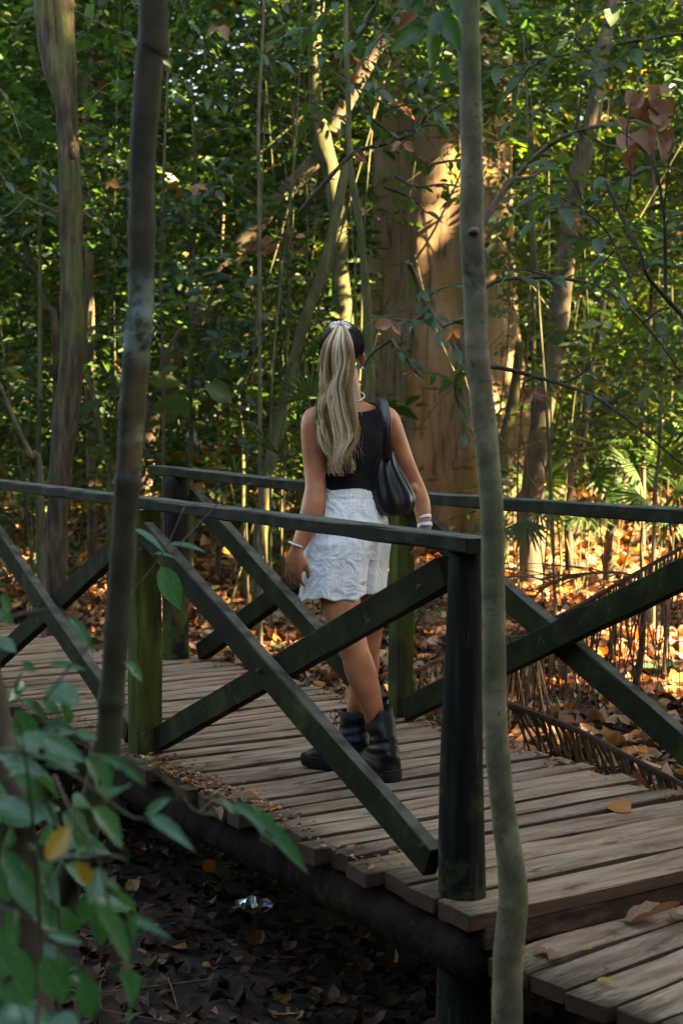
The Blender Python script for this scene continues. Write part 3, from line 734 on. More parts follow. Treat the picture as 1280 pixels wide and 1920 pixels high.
# the giant with buttress roots
def giant():
    c = P(812, 1010, 15.0); t = thing('buttress_tree', 'huge brown smooth-barked tree with buttress roots and sun flecks beyond the footbridge', 'tree', [c[0], c[1], float(ground_z(c[0], c[1]))])
    zs = np.linspace(-.2, 16, 110); sides = 96; a = np.linspace(0, 2 * math.pi, sides, endpoint=False)
    z0 = float(ground_z(c[0], c[1]))
    V = []
    butt = [(math.radians(-8), 1.0, .17), (math.radians(205), 1.25, .15), (math.radians(250), .35, .13), (math.radians(292), .30, .12), (math.radians(60), .8, .2), (math.radians(130), .7, .2), (math.radians(330), .35, .12)]
    for z in zs:
        h = max(z, 0)
        r = .64 + .12 * math.exp(-h / 2.2) + .05 * (1 - h / 16)
        R = np.full(sides, r) * (1 + .018 * np.sin(3 * a + .8 + z * .12) + .012 * np.sin(7 * a + z * .25) + .010 * np.sin(13 * a - z * .4) + .006 * np.sin(29 * a + z * .9))
        for b, amp, w in butt:
            d = (a - b + math.pi) % (2 * math.pi) - math.pi
            R += (amp * math.exp(-h / .9) + .11 * math.exp(-h / 3.6)) * np.exp(-(d / w) ** 2)
        ox = c[0] + .012 * h; V.append(np.stack([ox + R * np.cos(a), c[1] + R * np.sin(a), np.full(sides, z0 + z)], -1))
    V = np.concatenate(V); n = len(zs)
    i = np.arange(n - 1)[:, None] * sides; j = np.arange(sides)[None, :]; k = (j + 1) % sides
    F = np.stack([i + j, i + k, i + sides + k, i + sides + j], -1).reshape(-1, 4)
    part('trunk', V, F, M['bark_big'], t, smooth=True)
    return t
giant()
t5, _ = tree('leaning_tree', 'brown tree leaning right, a bright sun fleck on its bark left of the woman',
    [(720, 60, 26), (640, 210, 30), (590, 300, 30), (500, 400, 32), (415, 515, 36), (365, 600, 34), (325, 665, 34), (300, 740, 32), (280, 820, 32), (268, 930, 34)], 11.5, M['bark_grey'], ztop=None, n=70, seed=21)
t6, _ = tree('curved_tree', 'green-grey curved trunk rising behind the head of the woman',
    [(600, -60, 22), (590, 80, 24), (592, 180, 28), (602, 260, 36), (622, 330, 34), (634, 420, 32), (638, 520, 34), (645, 620, 36), (655, 760, 38), (660, 900, 42)], 11.0, M['bark_moss'], ztop=8, n=70, seed=22)
t7, _ = tree('leaning_tree', 'pale mossy stem leaning right with yellow flecks just left of the ponytail',
    [(650, 300, 16), (622, 440, 20), (600, 520, 21), (572, 600, 21), (552, 670, 20), (532, 750, 22), (510, 850, 24), (495, 950, 26), (488, 1000, 28)], 9.8, M['bark_moss'], ztop=None, n=70, seed=23)
t8, _ = tree('curved_tree', 'brown sunlit trunk curving up to the right beyond the leafless dark branch',
    [(1150, -40, 22), (1128, 100, 26), (1110, 220, 32), (1080, 340, 34), (1066, 430, 36), (1052, 550, 38), (1040, 660, 36), (1020, 760, 38), (1003, 870, 42), (996, 960, 46)], 11.8, M['bark_grey'], ztop=8.5, n=80, seed=24)
tree('slender_tree', 'thin dark stem rising straight in front of the left edge of the huge brown tree',
    [(648, 60, 9), (652, 160, 10), (655, 290, 11), (664, 360, 13), (675, 430, 13), (684, 520, 15), (690, 620, 17), (694, 760, 18)], 8.8, M['bark_moss'], ztop=6, n=60, seed=25)
# thin understory stems: (px top, px bottom, width, Y, material)
STEMS = [(495, -20, 486, 400, 7, 9.0, 'bark_grey', 'thin straight pole stem left of the curved green-grey trunk, standing on the leaning tree'),
 (532, -20, 527, 600, 5, 10.5, 'bark_moss', 'very thin upright stem between the leaning brown tree and the curved green-grey trunk'),
 (358, 140, 357, 620, 8, 10.5, 'bark_moss', 'thin upright green stem just right of the dark ringed trunk'),
 (318, 60, 306, 720, 6, 10.0, 'bark_grey', 'thin grey stem close beside the dark ringed trunk'),
 (76, 300, 72, 900, 9, 9.8, 'bark_moss', 'thin stem immediately left of the tall twisting grooved tree'),
 (190, -20, 165, 160, 16, 12.5, 'bark_grey', 'pale stem right of the fork of the tall twisting grooved tree'),
 (420, 380, 408, 860, 8, 12.0, 'bark_grey', 'thin upright stem behind the leaning tree near the end of the far handrail'),
 (470, 500, 455, 830, 7, 11.0, 'bark_moss', 'thin stem left of the pale mossy leaning stem above the far handrail'),
 (975, 640, 940, 880, 24, 13.0, 'bark_moss', 'short mossy trunk squeezed between the huge tree and the brown sunlit trunk'),
 (1225, 200, 1205, 900, 9, 11.0, 'bark_grey', 'thin stem at the right behind the leafless dark branch'),
 (1132, 560, 1068, 900, 15, 12.4, 'bark_grey', 'crooked brown stem right of the brown sunlit trunk'),
 (1176, 880, 1140, 1010, 16, 12.0, 'bark_grey', 'pale sunlit stump-like stem among the fan palms on the right'),
 (988, 60, 1000, 500, 8, 12.0, 'bark_moss', 'thin upright stem right of the pale grey slender tree, high among leaves'),
 (1240, 700, 1225, 980, 8, 9.5, 'bark_grey', 'thin stem above the right end of the far handrail'),
 (30, 380, 105, 640, 14, 11.0, 'bark_grey', 'pinkish crooked branch stem left of the tall twisting grooved tree'),
 (0, 720, 78, 900, 9, 8.8, 'bark_grey', 'slanting thin stem sloping down to the right at the left above the handrail'),
 (165, 700, 205, 880, 12, 10.2, 'bark_moss', 'slanting greenish stem between the grooved tree and the dark ringed trunk'),
 (1208, 1110, 1180, 1340, 15, 7.0, 'bark_dark', 'dark upright sapling stem among the dry strips under the right crossed railing'),
 (1240, 1060, 1244, 1290, 9, 7.6, 'bark_grey', 'thin dry stem standing in the leaf litter at the right under the railing'),
 (905, 860, 906, 880, 6, 9.0, 'bark_moss', 'short green stem behind the pale grey slender tree')]
for k, (x0, y0, x1, y1, w, Y, mt, lab) in enumerate(STEMS[:-1]):
    xm = (x0 + x1) / 2 + rng.normal(0, abs(y1 - y0) * .02); xm2 = x0 * .25 + x1 * .75 + rng.normal(0, abs(y1 - y0) * .015)
    tree('sapling', lab, [(x0, y0, w * .7), (xm, (y0 + y1) / 2, w * .9), (xm2, y0 * .25 + y1 * .75, w), (x1, y1, w * 1.05)], Y, M[mt], cat='sapling', ztop=(7 if y0 < 0 else None), n=40, sides=8, wob=.06, seed=100 + k)

# ------------------------------------------------------------ where the sun gets down through the crowns
for px, py, Y, r in [(822, 285, 14.3, .13), (843, 300, 14.3, .07), (815, 335, 14.3, .08), (800, 215, 14.3, .07), (800, 830, 13.9, .16), (790, 770, 13.9, .08), (770, 860, 13.9, .12), (840, 890, 13.9, .10), 
                     (415, 508, 11.3, .27), (548, 665, 9.8, .05), (655, 310, 12, .12), (1105, 230, 11.7, .12), (1010, 830, 11.7, .10),
                     (955, 600, 14.5, .12), (700, 560, 13, .08), (1230, 660, 12, .25), (1200, 690, 12, .15), (140, 650, 9.3, .04), (110, 900, 9.3, .05)]:
    shaft(P(px, py, Y), r - .13)
for px, py, r in [(1040, 1055, .42), (1085, 1040, .30), (990, 1030, .25), (1110, 1085, .22), (960, 1065, .2), (1225, 1228, .22), (1270, 1215, .18), (1195, 1250, .1), (1090, 1200, .06), (1010, 1180, .08), (1150, 1180, .06), (1260, 1300, .02), (1120, 1290, -.03), (1030, 1110, .15), (1150, 1010, .3), (930, 1000, .2), (1240, 1000, .3), (1180, 1120, .12), (1130, 1240, .06), (1060, 1140, .1),
                   (500, 1010, .10), (440, 1040, .09), (415, 1060, .07), (230, 1165, .10), (330, 1130, .07), (40, 1090, .1), (485, 1215, .03), (180, 1120, .05), (800, 1110, .05)]:
    shaft(GG(px, py), r)
for px, py, Y, r in [(1060, 960, 12, .25), (1200, 960, 12.5, .25), (1140, 880, 13, .3), (1250, 860, 11, .2), (1230, 930, 11, .2), (1000, 900, 13, .15), (1110, 940, 11.5, .2), (1180, 800, 14, .2), (1100, 700, 16, .2), (60, 560, 13, .15), (700, 420, 13, .1), (1050, 180, 14, .2), (900, 360, 14, .2), (350, 150, 14, .25), (430, 260, 14, .2), (100, 470, 12, .1), (950, 760, 13, .1), (1160, 600, 14, .2), (540, 210, 13, .1)]:
    shaft(P(px, py, Y), r)
for px, py, r in [(1080, 1550, -.03), (1190, 1600, -.04), (1010, 1590, -.1), (390, 1310, .02), (440, 1330, -.03), (70, 1260, .06), (150, 1310, 0), (620, 1290, -.05), (330, 1290, -.03)]:
    shaft(G(px, py, 0), r)
shaft(G(1030, 1880, -.108), -.05)
rq = np.random.default_rng(3)
for k in range(22): shaft(P(rq.uniform(735, 930), rq.uniform(420, 930), 14.1), rq.uniform(-.09, .0))

NSH = len(SHAFTS)
rq = np.random.default_rng(5)
for k in range(170):                                             # flecks in the forest behind
    px, py = (rq.uniform(0, 1280), rq.uniform(0, 880)) if k % 3 else (rq.uniform(880, 1280), rq.uniform(0, 950))
    if 660 < px < 950 and py > 200: continue
    shaft(P(px, py, rq.uniform(10.5, 20)), rq.uniform(-.05, .16))
# ------------------------------------------------------------ leaf litter
def litter(n, xr, yr, Lm, name, label, lift=.0, seed=1, clear=True, mat='litter'):
    rs = np.random.default_rng(seed)
    x = rs.uniform(*xr, n); y = yr[0] + (yr[1] - yr[0]) * rs.uniform(0, 1, n) ** 1.0
    u, v = buv(x, y)
    on = (v > -.15) & (v < np.where(u > 4.3, .88, 1.36)) & (u > -3.2)
    ok = np.abs(x) < .30 * y + 1.2
    ok &= (~on & (v > .6)) if clear else ok
    x, y = x[ok], y[ok]; n = len(x)
    z = ground_z(x, y) + rs.uniform(0, .035, n) + lift
    az = rs.uniform(0, 6.283, n); ax = np.stack([np.cos(az), np.sin(az), rs.normal(.05, .28, n)], -1)
    nr = np.stack([rs.normal(0, .45, n), rs.normal(0, .45, n), np.ones(n)], -1)
    c = np.stack([x, y, z + .008], -1)
    V, F = litter_leaves(c, ax, nr, Lm * rs.uniform(.35, 1.3, n), rs.uniform(.42, .8, n), rs.normal(.25, .6, n), rs.normal(.2, .5, n), seed)
    V[:, 2] = np.maximum(V[:, 2], ground_z(V[:, 0], V[:, 1]) + .004)
    o = part(name, V, F, M[mat], smooth=True); tag(o, label, 'fallen leaves', kind='stuff')
litter(30000, (-5, 6), (3.2, 11.5), .115, 'leaf_litter', 'thick brown and orange fallen leaves covering the forest floor', seed=3)
litter(17000, (-6, 2), (2.6, 9.0), .078, 'leaf_litter', 'dark fallen leaves on the low ground under the footbridge', seed=9, clear=False, mat='litter_shaded')
litter(16000, (-9, 9), (11.5, 24), .17, 'leaf_litter', 'fallen brown leaves on the rising ground around the far trunks', seed=4)

# ------------------------------------------------------------ foliage masses
def blob_leaves(nblob, xr_fac, yr, zr, rad, per, leafL, seed, nleaf=9, sizef=3.4, avoid=None, wr=.44, simple=False):
    rs = np.random.default_rng(seed)
    Y = np.sqrt(rs.uniform(yr[0] ** 2, yr[1] ** 2, nblob)); X = rs.uniform(-1, 1, nblob) * (xr_fac * Y + 1.5)
    zt = 1.3 + .36 * Y
    Z = ground_z(X, Y) + zr[0] + rs.uniform(0, 1, nblob) ** .9 * (np.minimum(zt, zr[1]) - zr[0])
    c = np.stack([X, Y, Z], -1); R = rs.uniform(rad[0], rad[1], nblob)
    d = norm(rs.normal(0, 1, (nblob, per, 3))); rr = rs.uniform(.35, 1, (nblob, per, 1)) ** .5
    o = (c[:, None, :] + d * rr * R[:, None, None] * np.array([1, 1, .62])).reshape(-1, 3)
    if avoid is not None: o = o[~avoid(o)]
    o = o[o[:, 2] > ground_z(o[:, 0], o[:, 1]) + .12]
    o = o[keep_mask(o, .12)]
    global rng
    rng = np.random.default_rng(seed + 500)
    sz = rs.choice([.6, .85, 1.1, 1.7], len(o), p=[.3, .35, .25, .1]); b, a, nn, L = sprays(o, leafL * sizef * sz, nleaf, leafL * sz)
    k = keep_mask(b, .05); b, a, nn, L = b[k], a[k], nn[k], L[k]
    return leaf_mass(b, a, nn, L, wr=wr, simple=simple)
def avoid_mid(o):
    px = 640 + FPX * o[:, 0] / o[:, 1]; py = 816 + FPX * (CAM[2] - o[:, 2]) / o[:, 1]
    near = o[:, 1] < 15.2
    a = near & (px > 680) & (px < 905) & (py > 210) & (rng.uniform(0, 1, len(o)) < .97)      # keep the giant's face open
    a |= near & (px > 900) & (px < 985) & (py > 560) & (rng.uniform(0, 1, len(o)) < .9)
    a |= (o[:, 1] < 13) & (px > 930) & (py > 880)
    a |= (o[:, 1] < 11.8) & (px < 600) & (py > 930)
    a |= (o[:, 1] < 10.5) & (px < 180) & (px > 70)
    def near(line, Y, wd, pr):
        d = np.full(len(o), 1e9)
        for (x0, y0), (x1, y1) in zip(line[:-1], line[1:]):
            t = np.clip(((px - x0) * (x1 - x0) + (py - y0) * (y1 - y0)) / ((x1 - x0) ** 2 + (y1 - y0) ** 2), 0, 1)
            d = np.minimum(d, np.hypot(px - x0 - t * (x1 - x0), py - y0 - t * (y1 - y0)))
        return (o[:, 1] < Y) & (d < wd) & (rng.uniform(0, 1, len(o)) < pr)
    a |= near([(640, 210), (500, 400), (415, 515), (325, 665), (280, 820)], 12, 34, .9)
    a |= near([(1128, 100), (1080, 340), (1052, 550), (1003, 870)], 12, 36, .8)
    a |= near([(622, 440), (572, 600), (532, 750), (495, 950)], 10, 30, .95)
    a |= near([(595, 200), (622, 330), (640, 560)], 11, 32, .85)
    return a
V, F = blob_leaves(430, .27, (9.2, 15), (.7, 7.5), (.35, .9), 32, .088, 41, avoid=avoid_mid, nleaf=8, wr=.48)
tag(part('understory_foliage', V, F, M['leaf_mid'], smooth=True), 'dense small-leaved green understory between and behind the trunks', 'foliage', kind='stuff')
V, F = blob_leaves(640, .27, (15, 25), (.3, 11), (.6, 1.5), 32, .135, 42, avoid=lambda o: (np.abs(640 + FPX * o[:, 0] / o[:, 1] - 790) < 110) & (o[:, 1] < 15.6) & (o[:, 2] < 4.5), nleaf=8, wr=.5, simple=True)
tag(part('thicket_foliage', V, F, M['leaf_far']), 'deeper green thicket filling the forest behind the huge tree', 'foliage', kind='stuff')
def sky_gap(o):
    px = 640 + FPX * o[:, 0] / o[:, 1]; py = 816 + FPX * (CAM[2] - o[:, 2]) / o[:, 1]
    g = .85 * np.exp(-((px - 390) / 110) ** 2 - ((py - 90) / 150) ** 2) + .5 * np.exp(-((px - 1010) / 150) ** 2 - ((py + 10) / 90) ** 2) + .3 * np.exp(-((px - 560) / 300) ** 2 - ((py - 20) / 120) ** 2)
    return rng.uniform(0, 1, len(o)) < g
V, F = blob_leaves(900, .30, (25, 42), (.1, 15), (1.2, 2.6), 22, .34, 43, avoid=sky_gap, nleaf=8, wr=.55, simple=True)
tag(part('distant_woods', V, F, M['leaf_far']), 'distant dark green woods closing the view behind everything', 'woods', kind='stuff')
def belt(n, seed):
    """the forest carries on all round: a ring of woods beyond the scene on every side"""
    rs = np.random.default_rng(seed)
    a = rs.uniform(0, 2 * math.pi, n); r = rs.uniform(0, 1, n)
    c = np.cos(a); s_ = np.sin(a)
    R = np.where(s_ > .55, 46 + 16 * r, np.where((s_ > -.2) & (c > 0), 13 + 9 * r + np.clip(s_, 0, 1) * 42, 4.2 + 8 * r + np.clip(s_, 0, 1) * 30))
    x = R * c + 1; y = R * s_; z = ground_z(x, y) + rs.uniform(0, 1, n) * np.where(s_ > .55, 13, np.where(c > .3, 5.5, 7))
    p = np.stack([x, y, z], -1); p = p[~((np.abs(x) < .33 * y + 1.5) & (y < 44) & (y > 0))]
    p = p[keep_mask(p, .25)]
    ax = norm(rs.normal(0, 1, (len(p), 3)) * np.array([1, 1, .5])); nr = rs.normal(0, .6, (len(p), 3)) + np.array([0, 0, .8])
    return leaf_mass(p, ax, nr, .6 * rs.uniform(.6, 1.3, len(p)), wr=.6, simple=True)
V, F = belt(90000, 71)
tag(part('surrounding_woods', V, F, M['leaf_canopy']), 'leafy woods standing all round beyond the bridge clearing', 'woods', kind='stuff')
def tangle(n, seed):
    rs = np.random.default_rng(seed); VV, FF = [], []
    for k in range(n):
        y = rs.uniform(9, 18); x = rs.uniform(-.27, .27) * y; z0 = float(ground_z(x, y)); L = rs.uniform(1.2, 6)
        if k % 3: lean = rs.normal(0, .10, 2)
        else: lean = rs.normal(0, .6, 2); z0 += rs.uniform(.3, 4); L = rs.uniform(.8, 2.5)
        px = 640 + FPX * x / y
        if 690 < px < 930 and y < 14.5 and k % 4: continue
        pts = [np.array([x + lean[0] * L * q + rs.normal(0, .04), y + lean[1] * L * q * .5, z0 + L * q]) for q in (0, .3, .6, 1)]
        r = rs.uniform(.005, .014); v, f = tube(spline(pts, 14), np.linspace(r, r * .5, 14), 5, cap=False); m = len(VV); VV.extend(v.tolist()); FF.extend([[q + m for q in ff] for ff in f])
    tag(part('understory_stems', VV, FF, M['bark_moss'], smooth=True), 'tangle of countless thin stems and twigs in the understory', 'stems', kind='stuff')
tangle(120, 91)
V, F = blob_leaves(75, .26, (9.6, 15), (.8, 7.0), (.3, .9), 10, .17, 45, avoid=avoid_mid, nleaf=5, wr=.6)
tag(part('broad_leaf_foliage', V, F, M['leaf_mid'], smooth=True), 'scattered larger leaves standing out of the small-leaved understory', 'foliage', kind='stuff')
def only_low_right(o):
    px = 640 + FPX * o[:, 0] / o[:, 1]; py = 816 + FPX * (CAM[2] - o[:, 2]) / o[:, 1]
    return ~((px > 915) & (py > 835) & (py < 1005) & (rng.uniform(0, 1, len(o)) < np.where(py > 960, .5, 1)))
V, F = blob_leaves(150, .26, (11.5, 17), (.12, 1.5), (.2, .5), 16, .13, 47, avoid=only_low_right, nleaf=6, wr=.28)
tag(part('low_undergrowth', V, F, M['palm'], smooth=True), 'narrow-leaved green undergrowth on the floor at the right beyond the litter', 'undergrowth', kind='stuff')
def only_low_left(o):
    px = 640 + FPX * o[:, 0] / o[:, 1]; py = 816 + FPX * (CAM[2] - o[:, 2]) / o[:, 1]
    return ~((px < 640) & (py > 860) & (py < 1060) & (rng.uniform(0, 1, len(o)) < .5))
V, F = blob_leaves(190, .26, (9.8, 14), (.05, 1.0), (.2, .5), 16, .07, 48, avoid=only_low_left, nleaf=7, wr=.5)
tag(part('low_undergrowth', V, F, M['leaf_mid'], smooth=True), 'small-leaved ground cover on the litter at the left beyond the footbridge', 'undergrowth', kind='stuff')
V, F = blob_leaves(40, .26, (9.5, 14), (.6, 6.5), (.1, .3), 2, .11, 46, avoid=avoid_mid, nleaf=4, wr=.6)
tag(part('caught_dead_leaves', V, F, M['litter'], smooth=True), 'small bunches of brown dead leaves caught in the understory', 'dead leaves', kind='stuff')
# high crowns: a broken roof of leaves over the scene, out of the picture above and on the sun's side
def canopy(n, seed):
    rs = np.random.default_rng(seed)
    x = rs.uniform(-12, 36, n * 3); y = rs.uniform(-14, 34, n * 3); z = rs.uniform(9.5, 14.5, n * 3)
    cl = np.sin(x * .9 + 1.3 * np.sin(y * .6)) + np.sin(y * .8 + 1.7 * np.sin(x * .5 + 2)) + .8 * np.sin(x * 1.9 + y * 1.4) + rs.normal(0, .5, n * 3)
    sunward = np.clip((x - 4) / 8, 0, 1)
    far = np.clip((y - 7) / 5, 0, 1)
    k = cl > (1.5 - 2.7 * sunward + 2.1 * far * sunward - 2.4 * far * (1 - sunward))
    k &= ~((y < 2) & (x < 3))
    k &= ~((y < 8.5) & (np.abs(x + .5) < 4.5))          # the gap in the crowns over the bridge
    k &= ~(z < 1.3 + .38 * y + .4)
    p = np.stack([x, y, z], -1)[k][:n]
    p = p[keep_mask(p, .27)]
    az = rs.uniform(0, 6.283, len(p)); ax = np.stack([np.cos(az), np.sin(az), rs.normal(-.1, .4, len(p))], -1)
    nr = np.stack([rs.normal(0, .5, len(p)), rs.normal(0, .5, len(p)), np.ones(len(p))], -1)
    return leaf_mass(p, ax, nr, .42 * rs.uniform(.7, 1.3, len(p)), wr=.55, simple=True)
def added_shade_leaves(n, seed):
    """leaf blockers added between the sun and the bridge, grooved tree and giant"""
    rs = np.random.default_rng(seed)
    zone = rs.uniform(0, 1, n) < .62
    q = np.where(zone[:, None], B(0, 0) + BU * rs.uniform(-2.5, 7, n)[:, None] + BV * rs.uniform(-1.2, 1.7, n)[:, None] + np.array([0, 0, 1]) * rs.uniform(0, 1.5, n)[:, None],
                 np.where((rs.uniform(0, 1, n) < .35)[:, None], np.stack([rs.uniform(-4.2, -1.8, n), rs.uniform(7, 11, n), rs.uniform(0, 5, n)], -1), np.stack([rs.uniform(-1.8, 2.6, n), rs.uniform(11.5, 14.5, n), rs.uniform(.2, 7, n)], -1)))
    p = q + SUN_TO * rs.uniform(12.5, 19, n)[:, None]
    p = p[(p[:, 2] > 6.2) & keep_mask(p, .10)]
    ax = norm(rs.normal(0, 1, (len(p), 3)) * np.array([1, 1, .5])); nr = rs.normal(0, .6, (len(p), 3)) + np.array([0, 0, .8])
    return leaf_mass(p, ax, nr, .26 * rs.uniform(.7, 1.3, len(p)), wr=.55, simple=True)
V, F = added_shade_leaves(38000, 62)  # out-of-view leaves, added only to keep the sun off
tag(part('added_sun_blockers', V, F, M['leaf_canopy']), 'unseen leaves added beside the bridge to hold off most of the sun', 'canopy', kind='stuff')
def added_giant_shade(n, seed):  # extra unseen leaves added sunward to keep the giant's trunk in shade
    rs = np.random.default_rng(seed)
    q = np.stack([rs.uniform(-1.3, 2.4, n), rs.uniform(12.8, 14.8, n), rs.uniform(.2, 8, n)], -1)
    p = q + SUN_TO * rs.uniform(13, 18, n)[:, None]; p = p[keep_mask(p, .06, NSH)]
    ax = norm(rs.normal(0, 1, (len(p), 3)) * np.array([1, 1, .5])); nr = rs.normal(0, .6, (len(p), 3)) + np.array([0, 0, .8])
    return leaf_mass(p, ax, nr, .24 * rs.uniform(.7, 1.3, len(p)), wr=.55, simple=True)
V, F = added_giant_shade(8500, 63)
tag(part('added_sun_blockers', V, F, M['leaf_canopy']), 'unseen leaves added to shade most of the huge trunk', 'canopy', kind='stuff')
V, F = canopy(130000, 61)
tag(part('forest_canopy', V, F, M['leaf_canopy']), 'high leafy forest canopy overhead breaking the sunlight into flecks', 'canopy', kind='stuff')

# ------------------------------------------------------------ the woman
def build_person():
    foot = G(690, 1440, 0)
    root = thing('person', 'woman with long blonde ponytail, black top and white shorts walking away on the footbridge', 'person', [foot[0], foot[1], 0])
    yaw = math.radians(18)         # turned a little to the left of straight away
    V, F = [], []
    def add(vf):
        n = len(V); V.extend([tuple(p) for p in vf[0]]); F.extend([[i + n for i in f] for f in vf[1]])
    def Q(px, py, y): return P(px, py, y)
    # torso: rows of (px centre, py, Y, half width px, half depth m)
    T = [(646, 742, 5.27, 22, .045), (648, 752, 5.27, 34, .052), (652, 764, 5.27, 58, .062), (654, 778, 5.27, 72, .072), (656, 800, 5.27, 70, .082), (657, 825, 5.27, 64, .088), (658, 852, 5.27, 57, .086), (659, 880, 5.27, 51, .080), (658, 905, 5.27, 49, .080),
         (655, 935, 5.27, 57, .088), (652, 965, 5.27, 67, .098), (651, 995, 5.27, 73, .104), (650, 1030, 5.27, 73, .102), (650, 1060, 5.27, 66, .090)]
    C = [Q(a, b, c) for a, b, c, d, e in T]; A = [d * 5.27 / FPX for *_, d, e in T]; D = [e for *_, e in T]
    cc = spline(np.array([[*c, a, d] for c, a, d in zip(C, A, D)]), 50)
    torso = rings(cc[:, :3][::-1], cc[::-1, 3], cc[::-1, 4], [yaw] * 50, 40, 2.25); add(torso)
    neck = capsule_chain([Q(650, 762, 5.27), Q(649, 735, 5.265), Q(645, 700, 5.26)], [.060, .052, .052], 10, 20); add(neck)
    # head
    hy = yaw + math.radians(4); Rh = np.array([[math.cos(hy), -math.sin(hy), 0], [math.sin(hy), math.cos(hy), 0], [0, 0, 1]])
    hc = Q(640, 655, 5.27); fwd = Rh @ np.array([0, 1.0, 0]); rt = Rh @ np.array([1.0, 0, 0]); upv = np.array([0, 0, 1.0])
    add(ellipsoid(hc + upv * .012, (.074, .093, .086), Rh, 28, 20))
    add(ellipsoid(hc + fwd * .026 - upv * .045, (.058, .064, .066), Rh, 24, 16))
    add(ellipsoid(hc + fwd * .076 - upv * .092, (.022, .020, .018), Rh, 14, 10))
    add(capsule_chain([hc + fwd * .088 + upv * .012, hc + fwd * .108 - upv * .020, hc + fwd * .094 - upv * .030], [.007, .011, .010], 8, 10))
    for s in (-1, 1):   # ears
        e = hc + rt * (.075 * s) - upv * .030 - fwd * .005
        Re = Rh @ np.array(Matrix.Rotation(s * .45, 3, 'Z'))
        add(ellipsoid(e + rt * .005 * s, (.007, .018, .031), Re, 14, 12))
    # arms
    YL, YR = 5.21, 5.36
    sc = lambda w, y: w * y / FPX / 2
    add(capsule_chain([Q(600, 785, 5.24), Q(588, 790, YL), Q(588, 840, YL), Q(590, 880, YL - .005), Q(592, 915, YL - .02)], [.044, .046, .0445, .040, .0385], 22, 22))
    add(capsule_chain([Q(592, 912, YL - .02), Q(586, 950, YL - .03), Q(574, 990, YL - .045), Q(559, 1026, YL - .06)], [.038, .042, .035, .0265], 20, 22))
    add(capsule_chain([Q(716, 782, 5.30), Q(728, 788, 5.33), Q(744, 830, 5.35), Q(762, 875, 5.37), Q(778, 912, 5.39)], [.042, .043, .0405, .036, .0345], 22, 22))
    add(capsule_chain([Q(778, 910, 5.39), Q(788, 940, 5.385), Q(793, 965, 5.375), Q(796, 992, 5.36)], [.034, .035, .030, .0250], 20, 22))
    add(ellipsoid(Q(597, 916, YL - .048), (.014, .012, .018), None, 14, 10)); add(ellipsoid(Q(776, 914, 5.352), (.012, .010, .016), None, 14, 10))
    add(ellipsoid(Q(664, 1256, 5.17), (.028, .020, .07), None, 16, 12)); add(ellipsoid(Q(685, 1254, 5.17), (.026, .020, .07), None, 16, 12))
    # hands: palm plus five fingers each
    def hand(w, dirn, nrm_, thumb_side, curl, scale=1.0):
        """w wrist, dirn wrist->knuckles, nrm_ back of hand outward, thumb_side +1/-1 along side axis"""
        d = dirn / np.linalg.norm(dirn); n_ = nrm_ - d * (nrm_ @ d); n_ /= np.linalg.norm(n_); sd = np.cross(n_, d)
        k = scale
        for o in (-.026, -.009, .009, .026):
            add(capsule_chain([w + sd * o * .6 * k, w + d * .045 * k + sd * o * k, w + d * .082 * k + sd * o * 1.05 * k - n_ * abs(o) * .1], [.016 * k, .0165 * k, .0125 * k], 8, 12))
        Ls = {-.030: .072, -.010: .080, .010: .086, .030: .076}
        for q, (o, L) in enumerate(Ls.items()):
            if thumb_side < 0: o = -o
            o = -o * thumb_side if False else o
            b = w + d * .078 * k + sd * o * k
            c1, c2, c3 = [curl * f + q * .04 for f in (.35, 1.0, 1.5)]
            L = (list(Ls.values())[q] if thumb_side > 0 else list(Ls.values())[q]) * k
            p1 = b + (d * math.cos(c1) - n_ * math.sin(c1)) * L * .45 + sd * o * .12
            p2 = p1 + (d * math.cos(c2) - n_ * math.sin(c2)) * L * .32
            p3 = p2 + (d * math.cos(c3) - n_ * math.sin(c3)) * L * .23
            add(capsule_chain([b, p1, p2, p3], [.0098 * k, .0084 * k, .0078 * k, .0064 * k], 14, 10))
        tb = w + d * .018 * k + sd * thumb_side * .026 * k
        t1 = tb + (d * .75 + sd * thumb_side * .55 - n_ * .35) * .038 * k
        t2 = t1 + (d * .92 + sd * thumb_side * .12 - n_ * .4) * .032 * k
        t3 = t2 + (d * .92 - sd * thumb_side * .05 - n_ * .4) * .024 * k
        add(capsule_chain([tb, t1, t2, t3], [.0135 * k, .0115 * k, .0098 * k, .0075 * k], 12, 12))
    wl_ = Q(556, 1034, YL - .065)
    hand(wl_, Q(548, 1085, YL - .05) - wl_, np.array([-.55, -.83, 0]), 1, .62, .92)
    wr_ = Q(797, 1000, 5.355)
    hand(wr_, Q(790, 1040, 5.35) - wr_ + np.array([-.012, 0, .0]), np.array([.75, -.65, 0]), -1, .50, .62)
    # legs: left leg is nearer and trailing, right leg has stepped ahead and across
    add(capsule_chain([Q(628, 1030, 5.26), Q(632, 1085, 5.24), Q(641, 1140, 5.21), Q(655, 1190, 5.20), Q(665, 1225, 5.195)], [.082, .081, .072, .060, .054], 26, 26))
    add(capsule_chain([Q(665, 1222, 5.195), Q(675, 1255, 5.195), Q(688, 1295, 5.20), Q(701, 1340, 5.21), Q(711, 1390, 5.225)], [.053, .0575, .050, .038, .034], 26, 26))
    add(capsule_chain([Q(680, 1030, 5.31), Q(684, 1085, 5.35), Q(690, 1140, 5.38), Q(688, 1190, 5.40), Q(686, 1222, 5.40)], [.082, .080, .070, .057, .052], 26, 26))
    add(capsule_chain([Q(686, 1220, 5.40), Q(684, 1255, 5.41), Q(675, 1295, 5.41), Q(667, 1335, 5.40), Q(663, 1380, 5.39)], [.051, .053, .046, .035, .032], 26, 26))
    tri = tri_of(F)
